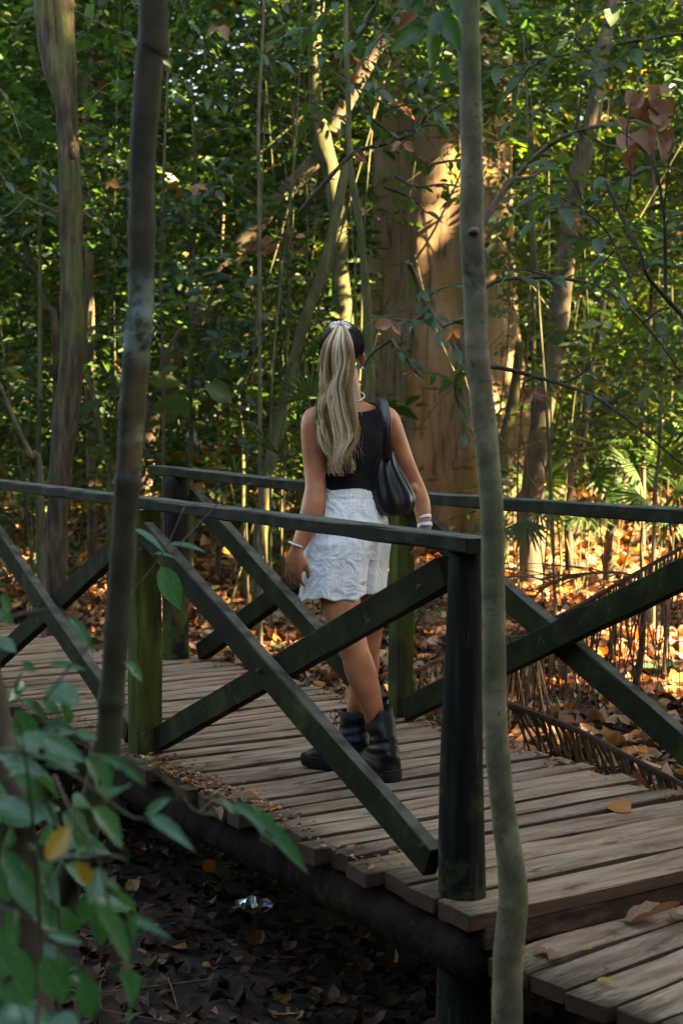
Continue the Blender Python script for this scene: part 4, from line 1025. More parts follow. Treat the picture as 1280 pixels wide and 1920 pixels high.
    Vb, Fb = evaluated(V, tri.tolist(), [('REMESH', dict(mode='VOXEL', voxel_size=.0042, adaptivity=0.0)), ('SMOOTH', dict(factor=.5, iterations=9))])
    body = part('body', Vb, Fb, M['skin'], root, smooth=True)
    # sub-parts of the face
    for s in (-1, 1):
        part('eye', *ellipsoid(hc + fwd * .083 + rt * .030 * s + upv * .008, (.011, .010, .009), Rh, 12, 8), M['eye'], body, smooth=True)
    part('mouth', *ellipsoid(hc + fwd * .089 - upv * .058, (.021, .007, .007), Rh, 12, 8), M['lips'], body, smooth=True)
    # small inked mark on the back of the left wrist
    # ---------------- black cropped tank top: torso skin offset outwards and cut to shape
    shp = [(646, 742, 5.27, 22, .045), (648, 752, 5.27, 40, .055), (652, 761, 5.27, 68, .066), (654, 776, 5.27, 83, .078), (656, 800, 5.27, 76, .088), (657, 825, 5.27, 69, .094), (658, 852, 5.27, 61, .092), (659, 880, 5.27, 54.5, .085), (658, 905, 5.27, 52, .084), (657, 925, 5.27, 54, .088)]
    C = [P(a, b, c) for a, b, c, d, e in shp]
    cc = spline(np.array([[*c, s[3] * 5.27 / FPX, s[4]] for c, s in zip(C, shp)]), 80)
    Vt, Ft = rings(cc[::-1, :3], cc[::-1, 3] + .004, cc[::-1, 4] + .004, [yaw] * 80, 120, 2.25)
    Ft = Ft[:-2]
    Vt = np.array(Vt); ctr = P(655, 800, 5.27)
    lat = (Vt - ctr) @ np.array([math.cos(yaw), math.sin(yaw), 0]); dep = (Vt - ctr) @ np.array([-math.sin(yaw), math.cos(yaw), 0]); zz = Vt[:, 2]
    zs = lambda py: P(655, py, 5.27)[2]
    # soft folds where the waist bunches
    bun = np.exp(-((zz - zs(893)) / .022) ** 2) * .0035 * np.sin(zz * 420 + lat * 26) + .0018 * np.sin(zz * 60 + lat * 30)
    nrm2 = norm(np.stack([Vt[:, 0] - ctr[0], Vt[:, 1] - ctr[1], 0 * zz], -1)); Vt = Vt + nrm2 * bun[:, None]
    neckz = zs(762) - .055 * np.clip(1 - (np.abs(lat + .005) / .088) ** 2, 0, 1) ** .6 * 1.0
    f1 = np.where(np.abs(lat + .005) < .088, zz - np.where(dep < 0, zs(764) + .0 - .018 * np.clip(1 - (lat / .088) ** 2, 0, 1), neckz - .04), -1)
    arm_lim = .128 - .035 * np.clip((zz - zs(860)) / (zs(760) - zs(860)), 0, 1) ** .7
    arm_lim = arm_lim + .1 * np.clip((zs(845) - zz) / .05, 0, 1)
    f = np.maximum(f1, np.abs(lat - .006) - arm_lim)
    Vc, Tc = clip_mesh(Vt, tri_of(Ft), f)
    V2, F2 = evaluated(Vc, Tc.tolist(), [('SOLIDIFY', dict(thickness=.004, offset=-1)), ('SMOOTH', dict(factor=.4, iterations=2))])
    part('tank_top', V2, F2, M['knit'], root, smooth=True)
    # hem band at the waist
    hm = [P(657.5, 917, 5.27)]
    # ---------------- white gauze shorts
    n_t, n_a = 70, 220
    th = np.linspace(0, 2 * math.pi, n_a, endpoint=False); rs = np.random.default_rng(5)
    Vs = []
    zt, zb = zs(910), zs(1115)
    cy, sy = math.cos(yaw), math.sin(yaw)
    ph = rs.uniform(0, 6.28, 20)
    for i in range(n_t):
        t = i / (n_t - 1); z = zt + (zb - zt) * t
        cx = 658 - 12 * t; c = P(cx, 912 + 203 * t, 5.27)
        a = (52 + 30 * min(t / .55, 1) ** .75 + 4 * t) * 5.27 / FPX; b = .088 + .040 * min(t / .5, 1) ** .8
        waist = math.exp(-((t - .05) / .05) ** 2)
        r = np.ones(n_a)
        # gathers near the elastic, long soft folds below, wandering creases
        r += (.022 * math.exp(-t / .10) * sstep(.03, .08, t)) * (np.sin(46 * th + ph[0]) + .6 * np.sin(71 * th + ph[1]))
        r += .020 * min(t * 2.2, 1) * (np.sin(7 * th + ph[2] + 1.2 * t) + .7 * np.sin(11 * th + ph[3] - t) + .5 * np.sin(17 * th + ph[4] + 2 * t))
        r += .006 * np.sin(23 * th + 19 * t + ph[5]) * np.sin(13 * t + 5 * th) * (t > .1)
        r -= .03 * math.exp(-((t - .115) / .008) ** 2)
        # the gap between the two legs, back (toward the camera) and front
        for cen, wd_, dp in ((-math.pi / 2 + .42, .085, .34), (math.pi / 2, .12, .3)):
            d = (th - cen + math.pi) % (2 * math.pi) - math.pi
            r -= dp * sstep(.38, 1.0, t) * np.exp(-(d / wd_) ** 2)
        # right leg hangs a little further forward
        X = a * np.cos(th) * r; Yd = b * np.sin(th) * r
        Yd = Yd + .05 * sstep(.3, 1, t) * np.clip(np.cos(th), 0, 1)
        zz_ = z + (.006 * np.sin(5 * th + 1) + .004 * np.sin(13 * th)) * t + .010 * t * np.cos(th)
        Vs.append(np.stack([c[0] + X * cy - Yd * sy, c[1] + X * sy + Yd * cy, zz_], -1))
    Vs = np.concatenate(Vs); i = np.arange(n_t - 1)[:, None] * n_a; j = np.arange(n_a)[None, :]; k = (j + 1) % n_a
    Fs = np.stack([i + j, i + k, i + n_a + k, i + n_a + j], -1).reshape(-1, 4)[:, ::-1].tolist()
    V2, F2 = evaluated(Vs, Fs, [('SOLIDIFY', dict(thickness=.003, offset=-1))])
    part('shorts', V2, F2, M['gauze'], root, smooth=True)
    # ---------------- hair
    top = P(641, 617, 5.195)                      # where the ponytail is tied
    # skull cap of combed dark roots
    rs = np.random.default_rng(8); SV, SF = [], []
    capc = hc + upv * .012
    Ve, Fe = ellipsoid(capc, (.0775, .0965, .0895), Rh, 48, 36); Ve = np.array(Ve)
    loc = (Ve - capc) @ Rh
    fcap = -(loc[:, 2] + .055 - .95 * np.clip(loc[:, 1], -.1, .1) * -1 * 0) ; 
    fcap = np.maximum(-(loc[:, 2] + .052 - np.clip(loc[:, 1] + .02, 0, 1) * 1.15 * 0), 0) * 0 + (-(loc[:, 2] + .050) + np.clip(loc[:, 1] + .005, 0, 1) * 1.5)
    Vc, Tc = clip_mesh(Ve, tri_of(Fe), fcap)
    part('hair_roots', Vc, Tc, M['hair_dark'], root, smooth=True)
    tl = (top - capc) @ Rh; td = tl / np.linalg.norm(tl / np.array([.0785, .0975, .0905]))
    for s in range(900):
        # start on the hairline, comb over the skull to the tie
        a = rs.uniform(0, 2 * math.pi); 
        ends = np.array([math.cos(a) * .95, math.sin(a), -.5 + .95 * max(math.sin(a), 0) + rs.normal(0, .06)]) ; ends /= np.linalg.norm(ends)
        g = tl / np.array([.0785, .0975, .0905]); g = g / np.linalg.norm(g)
        om = math.acos(np.clip(ends @ g, -1, 1)); tt = np.linspace(rs.uniform(0, .35), 1, 12)[:, None]
        pth = (np.sin((1 - tt) * om) * ends + np.sin(tt * om) * g) / max(math.sin(om), 1e-3)
        pth = pth * (np.array([.0785, .0975, .0905]) + rs.uniform(0, .0022)) @ Rh.T + capc
        v, f = tube(pth, rs.uniform(.0006, .0011), 3, cap=False); n = len(SV); SV.extend(v.tolist()); SF.extend([[q + n for q in ff] for ff in f])
    part('combed_hair', SV, SF, M['hair_dark'], root, smooth=True)
    # ponytail: lock centre lines across the fall, many strands following each
    HB = [([], []) for _ in range(4)]
    prof_y = [612, 622, 645, 680, 720, 760, 800, 840, 872, 893]
    prof_c = [638, 637, 634, 632, 631, 631, 632, 636, 638, 637]
    prof_w = [8, 15, 26, 31, 33, 34, 35, 29, 22, 16]
    prof_Y = [5.185, 5.15, 5.125, 5.125, 5.13, 5.13, 5.125, 5.125, 5.125, 5.13]
    prof_d = [.010, .016, .022, .024, .024, .024, .024, .022, .018, .012]
    base = np.array([[a, b, c, d, e] for a, b, c, d, e in zip(prof_y, prof_c, prof_w, prof_Y, prof_d)])
    bs = spline(base, 34)
    NL = 60
    for L_ in range(NL):
        lx = rs.uniform(-1, 1); ly = rs.uniform(-1, .6)
        if lx * lx + ly * ly > 1.15: lx *= .7; ly *= .7
        wph = rs.normal(1.5 + lx * 2.2, .8); wam = rs.uniform(.6, 1.2); gwave = 1.0; lend = rs.uniform(.74, 1.0); gather = rs.normal(0, .12)
        tone = int(rs.choice(4, p=[.22, .28, .28, .22]))
        for s in range(26):
            jx, jy = rs.normal(0, .055, 2); n_ = 34; m = int(n_ * (lend + rs.normal(0, .02))); m = max(16, min(m, n_))
            q = bs[:m]; t = np.arange(m) / (n_ - 1)
            conv = 1 - .35 * np.exp(-((t - 1) / .25) ** 2)
            xx = np.clip(lx + jx * (1.25 - 1.15 * sstep(lend - .22, lend, t)) + gather * t, -1.08, 1.08)
            wave = wam * sstep(.12, .6, t) * (.0125 * np.sin(t * 17 + wph) + .006 * np.sin(t * 29 + wph * 2)) + gwave * sstep(.35, .9, t) * .006 * np.sin(t * 21 + .8)
            fly = (rs.normal(0, .030) if rs.uniform() < .04 else rs.normal(0, .009)) * sstep(.6, 1, t) + rs.normal(0, .003) * t
            pts = np.array([P(a[1] + a[2] * x_, a[0], a[3]) for a, x_ in zip(q, xx)])
            pts[:, 0] += wave + fly
            pts[:, 1] += (ly + jy) * q[:, 4] + .5 * np.abs(lx) ** 2 * q[:, 4] + wave * .4
            rad = np.full(m, rs.uniform(.0007, .0013)) * (1 - .55 * sstep(.8, 1, np.arange(m) / m))
            hv, hf = HB[tone if rs.uniform() < .8 else int(rs.integers(4))]
            v, f = tube(pts, rad, 3, cap=False); n = len(hv); hv.extend(v.tolist()); hf.extend([[z_ + n for z_ in ff] for ff in f])
    pony = part('ponytail', HB[0][0], HB[0][1], M['hair_t0'], root, smooth=True, label='long wavy streaked blonde ponytail')
    for q in (1, 2, 3): part('hair_streaks', HB[q][0], HB[q][1], M['hair_t%d' % q], pony, smooth=True)
    # a dark core so nothing shows through the ponytail
    core = [P(a[1], a[0], a[3] + .012) for a in bs[:30]]
    V2, F2 = tube(np.array(core), np.array([a[2] * .75 * 5.14 / FPX for a in bs[:30]]), 16, flat=.45, ref=(0, 1, 0)); 
    # stray hairs by the neck and over the top
    SV, SF = [], []
    for s in range(26):
        p0 = P(rs.uniform(655, 668), rs.uniform(700, 830), 5.13); a = rs.uniform(-.3, .5); ln = rs.uniform(.03, .07)
        pts = [p0 + np.array([math.sin(a + q * .5) * ln * q * .12, -.01, -ln * q * .33]) for q in range(5)]
        v, f = tube(spline(pts, 12), .0004, 3, cap=False); n = len(SV); SV.extend(v.tolist()); SF.extend([[z_ + n for z_ in ff] for ff in f])
    part('stray_hair', SV, SF, M['hair_blonde'], root, smooth=True)
    # scrunchie
    a = np.linspace(0, 2 * math.pi, 90, endpoint=False); bb = np.linspace(0, 2 * math.pi, 14, endpoint=False)
    Vq = []
    axis_u = norm(np.array([.05, -.55, .83])); e1 = norm(np.cross(axis_u, [0, 1, 0])); e2 = np.cross(axis_u, e1)
    for q in a:
        rr = .0085 * (1 + .30 * math.sin(q * 13) + .2 * math.sin(q * 21 + 1))
        for w in bb:
            R_ = .020 + rr * math.cos(w) * 1.1
            Vq.append(top + np.array([-.006, .006, .010]) + (e1 * math.cos(q) * 1.25 + e2 * math.sin(q)) * R_ + axis_u * (rr * math.sin(w) * (1 + .25 * math.sin(q * 17))))
    n1, n2 = len(a), len(bb); Fq = [[i_ * n2 + j_, ((i_ + 1) % n1) * n2 + j_, ((i_ + 1) % n1) * n2 + (j_ + 1) % n2, i_ * n2 + (j_ + 1) % n2] for i_ in range(n1) for j_ in range(n2)]
    part('scrunchie', Vq, Fq, M['white_cloth'], root, smooth=True)
    # ---------------- jewellery and bands
    for q_, (tx, ty) in enumerate([(552, 1048), (551, 1056), (552, 1062)]):
        part('tattoo', *ellipsoid(P(tx, ty, YL - .092), (.0014, .0006, .003 if q_ == 0 else .0018), None, 8, 6), M['ink'], body)
    def ring_on(c, axis, r, thick, h, mat, name, sx=1.0, parent=root, n=48, bead=0):
        axis = norm(np.asarray(axis, float)); e1 = norm(np.cross(axis, [0, 1, .1])); e2 = np.cross(axis, e1); Vr = []
        for q in np.linspace(0, 2 * math.pi, n, endpoint=False):
            b_ = 1 + bead * math.sin(q * n / 4)
            d_ = e1 * math.cos(q) * sx + e2 * math.sin(q); ctr_ = c + d_ * r
            for w in np.linspace(0, 2 * math.pi, 8, endpoint=False):
                Vr.append(ctr_ + norm(d_) * thick * math.cos(w) * b_ + axis * h * math.sin(w) * b_)
        Fr = [[i_ * 8 + j_, ((i_ + 1) % n) * 8 + j_, ((i_ + 1) % n) * 8 + (j_ + 1) % 8, i_ * 8 + (j_ + 1) % 8] for i_ in range(n) for j_ in range(8)]
        return part(name, Vr, Fr, mat, parent, smooth=True)
    ring_on(P(556, 1021, YL - .06), [.35, 0, 1], .029, .0028, .0032, M['pearl'], 'bracelet', bead=.25, n=64)
    fx = norm(P(796, 992, 5.36) - P(788, 945, 5.385))
    ring_on(P(794.5, 970, 5.372), fx,   .0280, .0012, .0065, M['white_band'], 'wristband')
    wb = ring_on(P(796, 985, 5.364), fx, .0275, .0012, .0075, M['white_band'], 'wristband')
    for q in range(7):   # blue printed marks on the lower band
        a_ = -.9 + q * .16; d_ = np.array([math.sin(a_ + .3), -math.cos(a_ + .3), 0])
        c_ = P(796, 985, 5.364) + d_ * .0292
        sd_ = np.cross([0, 0, 1], d_); hh = .0032 if q % 2 else .0045; ww = .0016
        if q == 6:
            part('printed_mark', *tube(np.array([c_ + sd_ * .004 * math.cos(g_) + np.array([0, 0, .0045 * math.sin(g_)]) for g_ in np.linspace(0, 6.28, 14)]), .0007, 4, cap=False), M['blue_print'], wb)
        else:
            part('printed_mark', [c_ - sd_ * ww + [0, 0, -hh], c_ + sd_ * ww + [0, 0, -hh], c_ + sd_ * ww + [0, 0, hh], c_ - sd_ * ww + [0, 0, hh]], [[0, 1, 2, 3]], M['blue_print'], wb)
    ring_on(P(651, 742, 5.268), [0, -.42, 1], .063, .0018, .0018, M['pearl'], 'necklace', bead=.3, n=120)
    part('earring', *ellipsoid(hc + rt * .084 - upv * .068, (.004, .004, .006), Rh, 12, 8), M['metal'], root, smooth=True)
    # inked marks on the back of the left hand
    # ---------------- boots
    def boot(ankle, heel, toe_dir, shaft_top, name, toe_len=.255, sc_=1.0):
        """ankle: centre of the shaft top; heel: ground point under the heel"""
        d = norm(np.array([toe_dir[0], toe_dir[1], 0.0])); s_ = np.array([d[1], -d[0], 0]); z = np.array([0, 0, 1.0])
        b = None
        gz = .004
        # upper: horizontal rings from the sole to the shaft top
        H = [0.030, .045, .062, .080, .100, .125, .150, .175, shaft_top * .88, shaft_top]
        fr = [.206, .206, .190, .155, .112, .080, .064, .060, .060, .064]      # how far forward of the heel axis
        bk = [.046, .048, .046, .044, .042, .040, .042, .046, .050, .054]
        wd_ = [.040, .0425, .0415, .040, .038, .039, .041, .045, .048, .051]
        rings_ = []; nn = 44; A_ = np.linspace(0, 2 * math.pi, nn, endpoint=False)
        pr = spline(np.array([[h, f_, b_, w_] for h, f_, b_, w_ in zip(H, fr, bk, wd_)]), 44)
        top_c = ankle; V_ = []
        for q, (h, f_, b_, w_) in enumerate(pr):
            k_ = np.clip((h - .10) / (shaft_top - .10), 0, 1); off = (ankle - heel) * k_; off = off - z * off[2]
            for a_ in A_:
                ca, sa = math.cos(a_), math.sin(a_)
                fx_ = f_ * ca if ca > 0 else b_ * ca
                # toe box narrower at the instep, rounded at the toe
                ww = w_ * (1 + .12 * max(ca, 0) * (h < .07)) * (abs(sa) ** .8) * (1 if sa > 0 else -1)
                cr = .0028 * math.sin(h * 190 + ca * 2.5 + sa) * math.exp(-((h - .125) / .035) ** 2) + .0014 * math.sin(h * 90 + 3 * sa)
                p = heel + off + d * (fx_ + cr * (1 if ca > 0 else -1)) + s_ * (ww + cr * sa) + z * h
                V_.append(p)
        F_ = [[i_ * nn + j_, i_ * nn + (j_ + 1) % nn, (i_ + 1) * nn + (j_ + 1) % nn, (i_ + 1) * nn + j_] for i_ in range(43) for j_ in range(nn)]
        F_.append(list(range(nn - 1, -1, -1)))
        V2_, F2_ = evaluated(V_, F_, [('SOLIDIFY', dict(thickness=.0035, offset=-1)), ('SMOOTH', dict(factor=.3, iterations=2))])
        up = part(name, V2_, F2_, M['boot_leather'], root, smooth=True)
        # lug sole
        SVv = []; outl = []
        for a_ in np.linspace(0, 2 * math.pi, 72, endpoint=False):
            ca, sa = math.cos(a_), math.sin(a_); e = .62
            fx_ = (.222 if ca > 0 else .054) * (abs(ca) ** e) * (1 if ca > 0 else -1)
            w_ = .0435 * (1 + .14 * max(ca, 0) - .10 * math.exp(-((fx_ - .06) / .04) ** 2)) * (abs(sa) ** .75) * (1 if sa > 0 else -1)
            outl.append((fx_, w_))
        for zl, k_ in ((.0, .97), (.004, 1.0), (.030, 1.02), (.0335, .985), (.036, 1.01), (.042, 1.0), (.045, .95)):
            for q, (x_, y_) in enumerate(outl):
                lug = (.0035 if (q // 2) % 2 else 0) if zl < .02 else 0
                zz2 = zl + (.010 * sstep(.17, .24, x_)) + (.004 if .045 < x_ < .085 and zl < .006 else 0)
                SVv.append(heel + d * x_ * k_ * (1 - lug * 2) + s_ * y_ * (k_ - lug * 8) + z * zz2)
        ns = 72; SFf = [[i_ * ns + j_, i_ * ns + (j_ + 1) % ns, (i_ + 1) * ns + (j_ + 1) % ns, (i_ + 1) * ns + j_] for i_ in range(6) for j_ in range(ns)]
        SFf.append(list(range(ns - 1, -1, -1))); SFf.append([6 * ns + q for q in range(ns)])
        part('sole', SVv, SFf, M['rubber'], up)
        # pull tab at the back, laces at the front
        tp = ankle - z * (ankle[2] - shaft_top)
        tb = heel + (ankle - heel) * np.array([1, 1, 0]) - d * .054 + z * (shaft_top - .03)
        V3, F3 = bbox_beam(tb, tb + z * .055 - d * .002, .022, .004, s_, .001, 3, 0); part('pull_tab', V3, F3, M['boot_leather'], up)
        for q in range(6):
            hz = .085 + q * .020; fz = np.interp(hz, H, fr) + .002; k_ = np.clip((hz - .10) / (shaft_top - .10), 0, 1); off = (ankle - heel) * k_; off = off * np.array([1, 1, 0])
            c_ = heel + off + d * fz + z * hz
            part('lace', *tube(spline([c_ - s_ * .02 - d * .006, c_ + z * .004 + d * .002, c_ + s_ * .02 + z * .010 - d * .006], 8), .0019, 6), M['lace'], up, smooth=True)
        c_ = heel + (ankle - heel) * np.array([1, 1, 0]) + d * .064 + z * (shaft_top - .015)
        for sg in (-1, 1):
            part('lace', *tube(spline([c_, c_ + d * .022 + s_ * .022 * sg + z * .012, c_ + d * .028 + s_ * .035 * sg - z * .008, c_ + d * .012 + s_ * .012 * sg - z * .02, c_], 20), .0015, 6), M['lace'], up, smooth=True)
            part('lace', *tube(spline([c_, c_ + d * .018 + s_ * .012 * sg - z * .022, c_ + d * .014 + s_ * .018 * sg - z * .055], 14), .0015, 6), M['lace'], up, smooth=True)
        return up
    h1 = G(726, 1462, 0); boot(P(708, 1350, 5.235), h1, (-.55, .83), .248, 'boot')
    h2 = G(672, 1442, 0); boot(P(667, 1345, 5.38), h2, (-.97, .22), .212, 'boot')
    # ---------------- shoulder bag
    bag = thing('shoulder_bag', 'slouchy black leather shoulder bag hanging from the right shoulder of the woman', 'bag', P(735, 966, 5.25))
    rowsb = [  # px, py, half width px, Y, half depth m
        (724, 846, 13, 5.225, .010), (722, 868, 21, 5.225, .018), (724, 890, 31, 5.225, .028), (729, 912, 39, 5.225, .036), (734, 932, 43, 5.225, .042), (736, 948, 41, 5.225, .042), (737, 960, 33, 5.225, .034), (738, 967, 16, 5.225, .016)]
    pr = spline(np.array([[*P(a, b, d), c * d / FPX, e] for a, b, c, d, e in rowsb]), 60)
    nn = 120; A_ = np.linspace(0, 2 * math.pi, nn, endpoint=False); Vg = []
    for q, (x, y, z, a, b) in enumerate(pr):
        t = q / 59
        fold = 1 + (.16 * math.exp(-t / .55) + .03) * np.sin(9 * A_ + 1.5 * np.sin(t * 3) + .6) + .06 * np.sin(15 * A_ - 2 * t + 1) * (1 - t) + .03 * np.sin(5 * A_ + 7 * t)
        Vg.append(np.stack([x + a * np.cos(A_) * (1 + .25 * (fold - 1)), y + (b * fold) * np.sin(A_), np.full(nn, z) + .004 * np.sin(3 * A_ + t * 4)], -1))
    Vg = np.concatenate(Vg)[::1]
    Fg = [[i_ * nn + j_, (i_ + 1) * nn + j_, (i_ + 1) * nn + (j_ + 1) % nn, i_ * nn + (j_ + 1) % nn] for i_ in range(59) for j_ in range(nn)]
    Fg.append(list(range(nn))); Fg.append([59 * nn + q for q in range(nn - 1, -1, -1)])
    part('bag_body', Vg, Fg, M['leather'], bag, smooth=True)
    for dx, sd_, yy in ((0, 1, -.004), (5, 2, .006)):
        pth = [P(724 + dx * .6, 862, 5.20 + yy), P(723 + dx * .8, 820, 5.165 + yy), P(722 + dx, 785, 5.165 + yy), P(717 + dx, 757, 5.195 + yy), P(711 + dx, 743, 5.25 + yy), P(713 + dx, 748, 5.31 + yy), P(722 + dx, 775, 5.36 + yy), P(728 + dx, 820, 5.36 + yy), P(730, 870, 5.27 + yy)]
        pp = spline(pth, 60); wv = spline([[.015], [.0115], [.0105], [.011], [.012], [.012], [.012], [.013], [.016]], 60)[:, 0]
        V3, F3 = tube(pp, wv, 14, flat=.28, ref=(0, 1, 0)); part('strap', V3, F3, M['leather'], bag, smooth=True)
    return root
build_person()

# ------------------------------------------------------------ single leaves
def leaf_me(name, mat, W=.4, fold=.2, curl=.25, twist=0.0, tipn=1.6, seed=0, ruffle=.0, nseg=9, holes=0):
    """unit-length leaf: X side, Y along, Z up; pointed oval, folded along the midrib"""
    rs = np.random.default_rng(seed); V = []; cols = (-1, -.55, 0, .55, 1)
    for i in range(nseg + 1):
        t = i / nseg; w = W * .5 * (math.sin(math.pi * min(t, 1) ** .85) ** .75) * (1 - .35 * max(t - .6, 0)) if 0 < i < nseg else .004
        for c in cols:
            x = c * w; z = abs(c) * w * fold * 1.6 - curl * t * t * .6 + ruffle * math.sin(t * 19 + c * 2 + seed) * abs(c)
            a = twist * t; V.append((x * math.cos(a) - 0 * z, t, z + x * math.sin(a) + rs.normal(0, .003 + ruffle * .3)))
    F = []
    for i in range(nseg):
        for j in range(4): 
            if holes and 2 <= i <= nseg - 3 and rs.uniform() < holes: continue
            F.append((i * 5 + j, i * 5 + j + 1, (i + 1) * 5 + j + 1, (i + 1) * 5 + j))
    V.append((-.006, -.16, .01)); V.append((.006, -.16, .01)); F.append((len(V) - 2, len(V) - 1, 3, 1))
    me = new_mesh(name, V, F, smooth=True); me.materials.append(mat); return me
def frame(axis, nrm_):
    y = np.asarray(axis, float); y = y / np.linalg.norm(y); z = np.asarray(nrm_, float); z = z - y * (z @ y); z /= max(np.linalg.norm(z), 1e-6)
    return np.stack([np.cross(y, z), y, z], 1)
def put_leaf(me, parent, A, Bp, width_ratio=None, nrm_=(0, -.5, 1), name='leaf', W0=.4):
    A = np.asarray(A, float); Bp = np.asarray(Bp, float); L = np.linalg.norm(Bp - A)
    s = (L * (width_ratio / W0 if width_ratio else 1), L, L)
    return inst(name, me, parent, A, frame(Bp - A, nrm_), s)
def twig(parent, pts, r0, r1, mat, name='branch', sides=6, n=30, seed=0):
    p = spline(np.asarray(pts, float), n)
    V, F = tube(p, np.linspace(r0, r1, n), sides, wob=.08, seed=seed); return part(name, V, F, mat, parent, smooth=True)
LV = [leaf_me('near_leaf', M['leaf_near'], fold=.25, curl=c, twist=t, seed=k, ruffle=.008, holes=h) for k, (c, t, h) in enumerate([(.25, .2, 0), (.5, -.3, .05), (.1, .3, 0), (.7, .1, .08)])]
LY = leaf_me('yellow_leaf', M['leaf_yellow'], fold=.35, curl=.2, seed=9)
LG = [leaf_me('mid_leaf', M['leaf_mid'], fold=.25, curl=c, twist=t, seed=20 + k) for k, (c, t) in enumerate([(.3, .2), (.6, -.3), (.1, .3)])]
LD = [leaf_me('dry_leaf', M['dry'], W=.55, fold=.5, curl=c, twist=t, seed=30 + k, ruffle=.035, holes=h) for k, (c, t, h) in enumerate([(.9, .6, .05), (.4, -.5, .0), (-.5, .8, .12)])]
LO = leaf_me('orange_leaf', M['dry_orange'], W=.62, fold=.4, curl=.5, seed=40, ruffle=.02)
LT = [leaf_me('top_leaf', M['leaf_top'], W=.38, fold=.2, curl=.12, twist=.1 * k, seed=50 + k, ruffle=.008) for k in range(2)]

# ------------------------------------------------------------ the blurred leafy shrub at the lower left
sh = thing('leafy_shrub', 'blurred teal-green leafy shrub with one yellow leaf filling the lower left foreground', 'shrub', P(60, 1960, 2.0))
c7 = lambda x, y: (x / 2.3405, 1100 + y / 2.3415)
near = [(190, 660, 370, 760, 90), (370, 750, 545, 935, 105), (75, 540, 160, 760, 120), (90, 500, 290, 600, 70), (210, 345, 385, 352, 48), (545, 332, 652, 402, 48), (70, 500, 95, 370, 50), (40, 835, 300, 795, 68), (-60, 950, 150, 1005, 74), (160, 940, 258, 1032, 42),
        (10, 1150, 235, 1510, 125), (320, 965, 515, 930, 80), (405, 975, 575, 1145, 100), (390, 1050, 300, 1150, 78), (640, 1003, 746, 925, 56), (655, 1010, 812, 1085, 46), (440, 1235, 400, 1385, 84), (465, 1310, 665, 1455, 74),
        (420, 1400, 600, 1705, 100), (520, 1690, 700, 1925, 96), (590, 1465, 732, 1525, 30), (-40, 1570, 150, 1850, 210), (190, 1620, 300, 1830, 120), (350, 1700, 440, 1930, 118), (210, 1525, 362, 1562, 52), (440, 742, 640, 832, 38),
        (330, 640, 432, 668, 60), (300, 130, 415, 260, 46), (-10, 235, 62, 275, 38), (-60, 1200, 25, 1380, 110), (480, 925, 552, 862, 44), (-30, 500, 60, 600, 66), (30, 520, 80, 440, 60), (130, 1135, 190, 1180, 26), (180, 490, 270, 565, 60),
        (20, 1000, 120, 1120, 60), (90, 1440, 30, 1560, 60), (-20, 760, 60, 700, 60), (250, 1880, 330, 1990, 90), (110, 1880, 60, 2040, 100), (100, 330, 155, 372, 44), (-10, 100, 60, 160, 50), (40, 110, 10, 30, 40)]
rs6 = np.random.default_rng(66)
for k, (x0, y0, x1, y1, w) in enumerate(near):
    Y = 1.75 + .4 * rs6.uniform() - (.25 if y0 > 1300 else 0) + (.35 if y0 < 600 else 0)
    A = P(*c7(x0, y0), Y + rs6.normal(0, .02)); Bq = P(*c7(x1, y1), Y + rs6.normal(0, .045))
    Lpx = math.hypot(x1 - x0, y1 - y0)
    put_leaf(LV[k % 4], sh, A, Bq, w / Lpx, (rs6.normal(0, .3), -.75, .8), W0=.4)
for k in range(85):
    x0, y0 = rs6.uniform(-40, 560), 420 + 1500 * rs6.uniform(0, 1) ** .8
    if x0 > 330 + 120 * math.sin(y0 / 170): continue
    Y = rs6.uniform(2.1, 2.5); a = rs6.uniform(-.4, 2.2); Lp = rs6.uniform(100, 250); A = P(*c7(x0, y0), Y)
    put_leaf(LV[k % 4], sh, A, P(*c7(x0 + Lp * math.cos(a), y0 + Lp * math.sin(a)), Y + rs6.normal(0, .05)), rs6.uniform(.34, .55), (rs6.normal(0, .4), -.7, .8), W0=.4)
put_leaf(LY, sh, P(*c7(205, 1205), 1.8), P(*c7(308, 1042), 1.83), .50, (.2, -1, .2), W0=.4)
put_leaf(LY, sh, P(*c7(345, 1210), 1.85), P(*c7(402, 1310), 1.85), .55, (.2, -1, .4), W0=.4)
for k, path in enumerate([[(150, 2000), (185, 1700), (170, 1400), (150, 1100), (120, 800), (75, 540)], [(-40, 720), (150, 735), (330, 830), (560, 1000), (640, 1020)], [(240, 830), (310, 980), (390, 1110), (460, 1300), (520, 1700)], [(400, 740), (560, 760), (720, 840), (860, 985), (960, 990)],
                          [(-30, 1410), (90, 1440), (250, 1570), (420, 1720)], [(160, 840), (210, 950), (250, 1060), (330, 1200)], [(355, 1175), (480, 1180), (560, 1200)], [(195, 500), (300, 360), (380, 270), (460, 190)], [(60, 130), (140, 110), (250, 100), (310, 140)], [(420, 720), (430, 650)], [(300, 2000), (250, 1800), (260, 1500), (200, 1250)]]):
    Y = 1.9 if k else 1.95
    twig(sh, [P(*c7(a, b), Y + .05 * math.sin(i + k)) for i, (a, b) in enumerate(path)], .0042 if k in (0, 10) else .0026, .0013, M['twig_green'] if k % 2 else M['bark_grey'], seed=k)
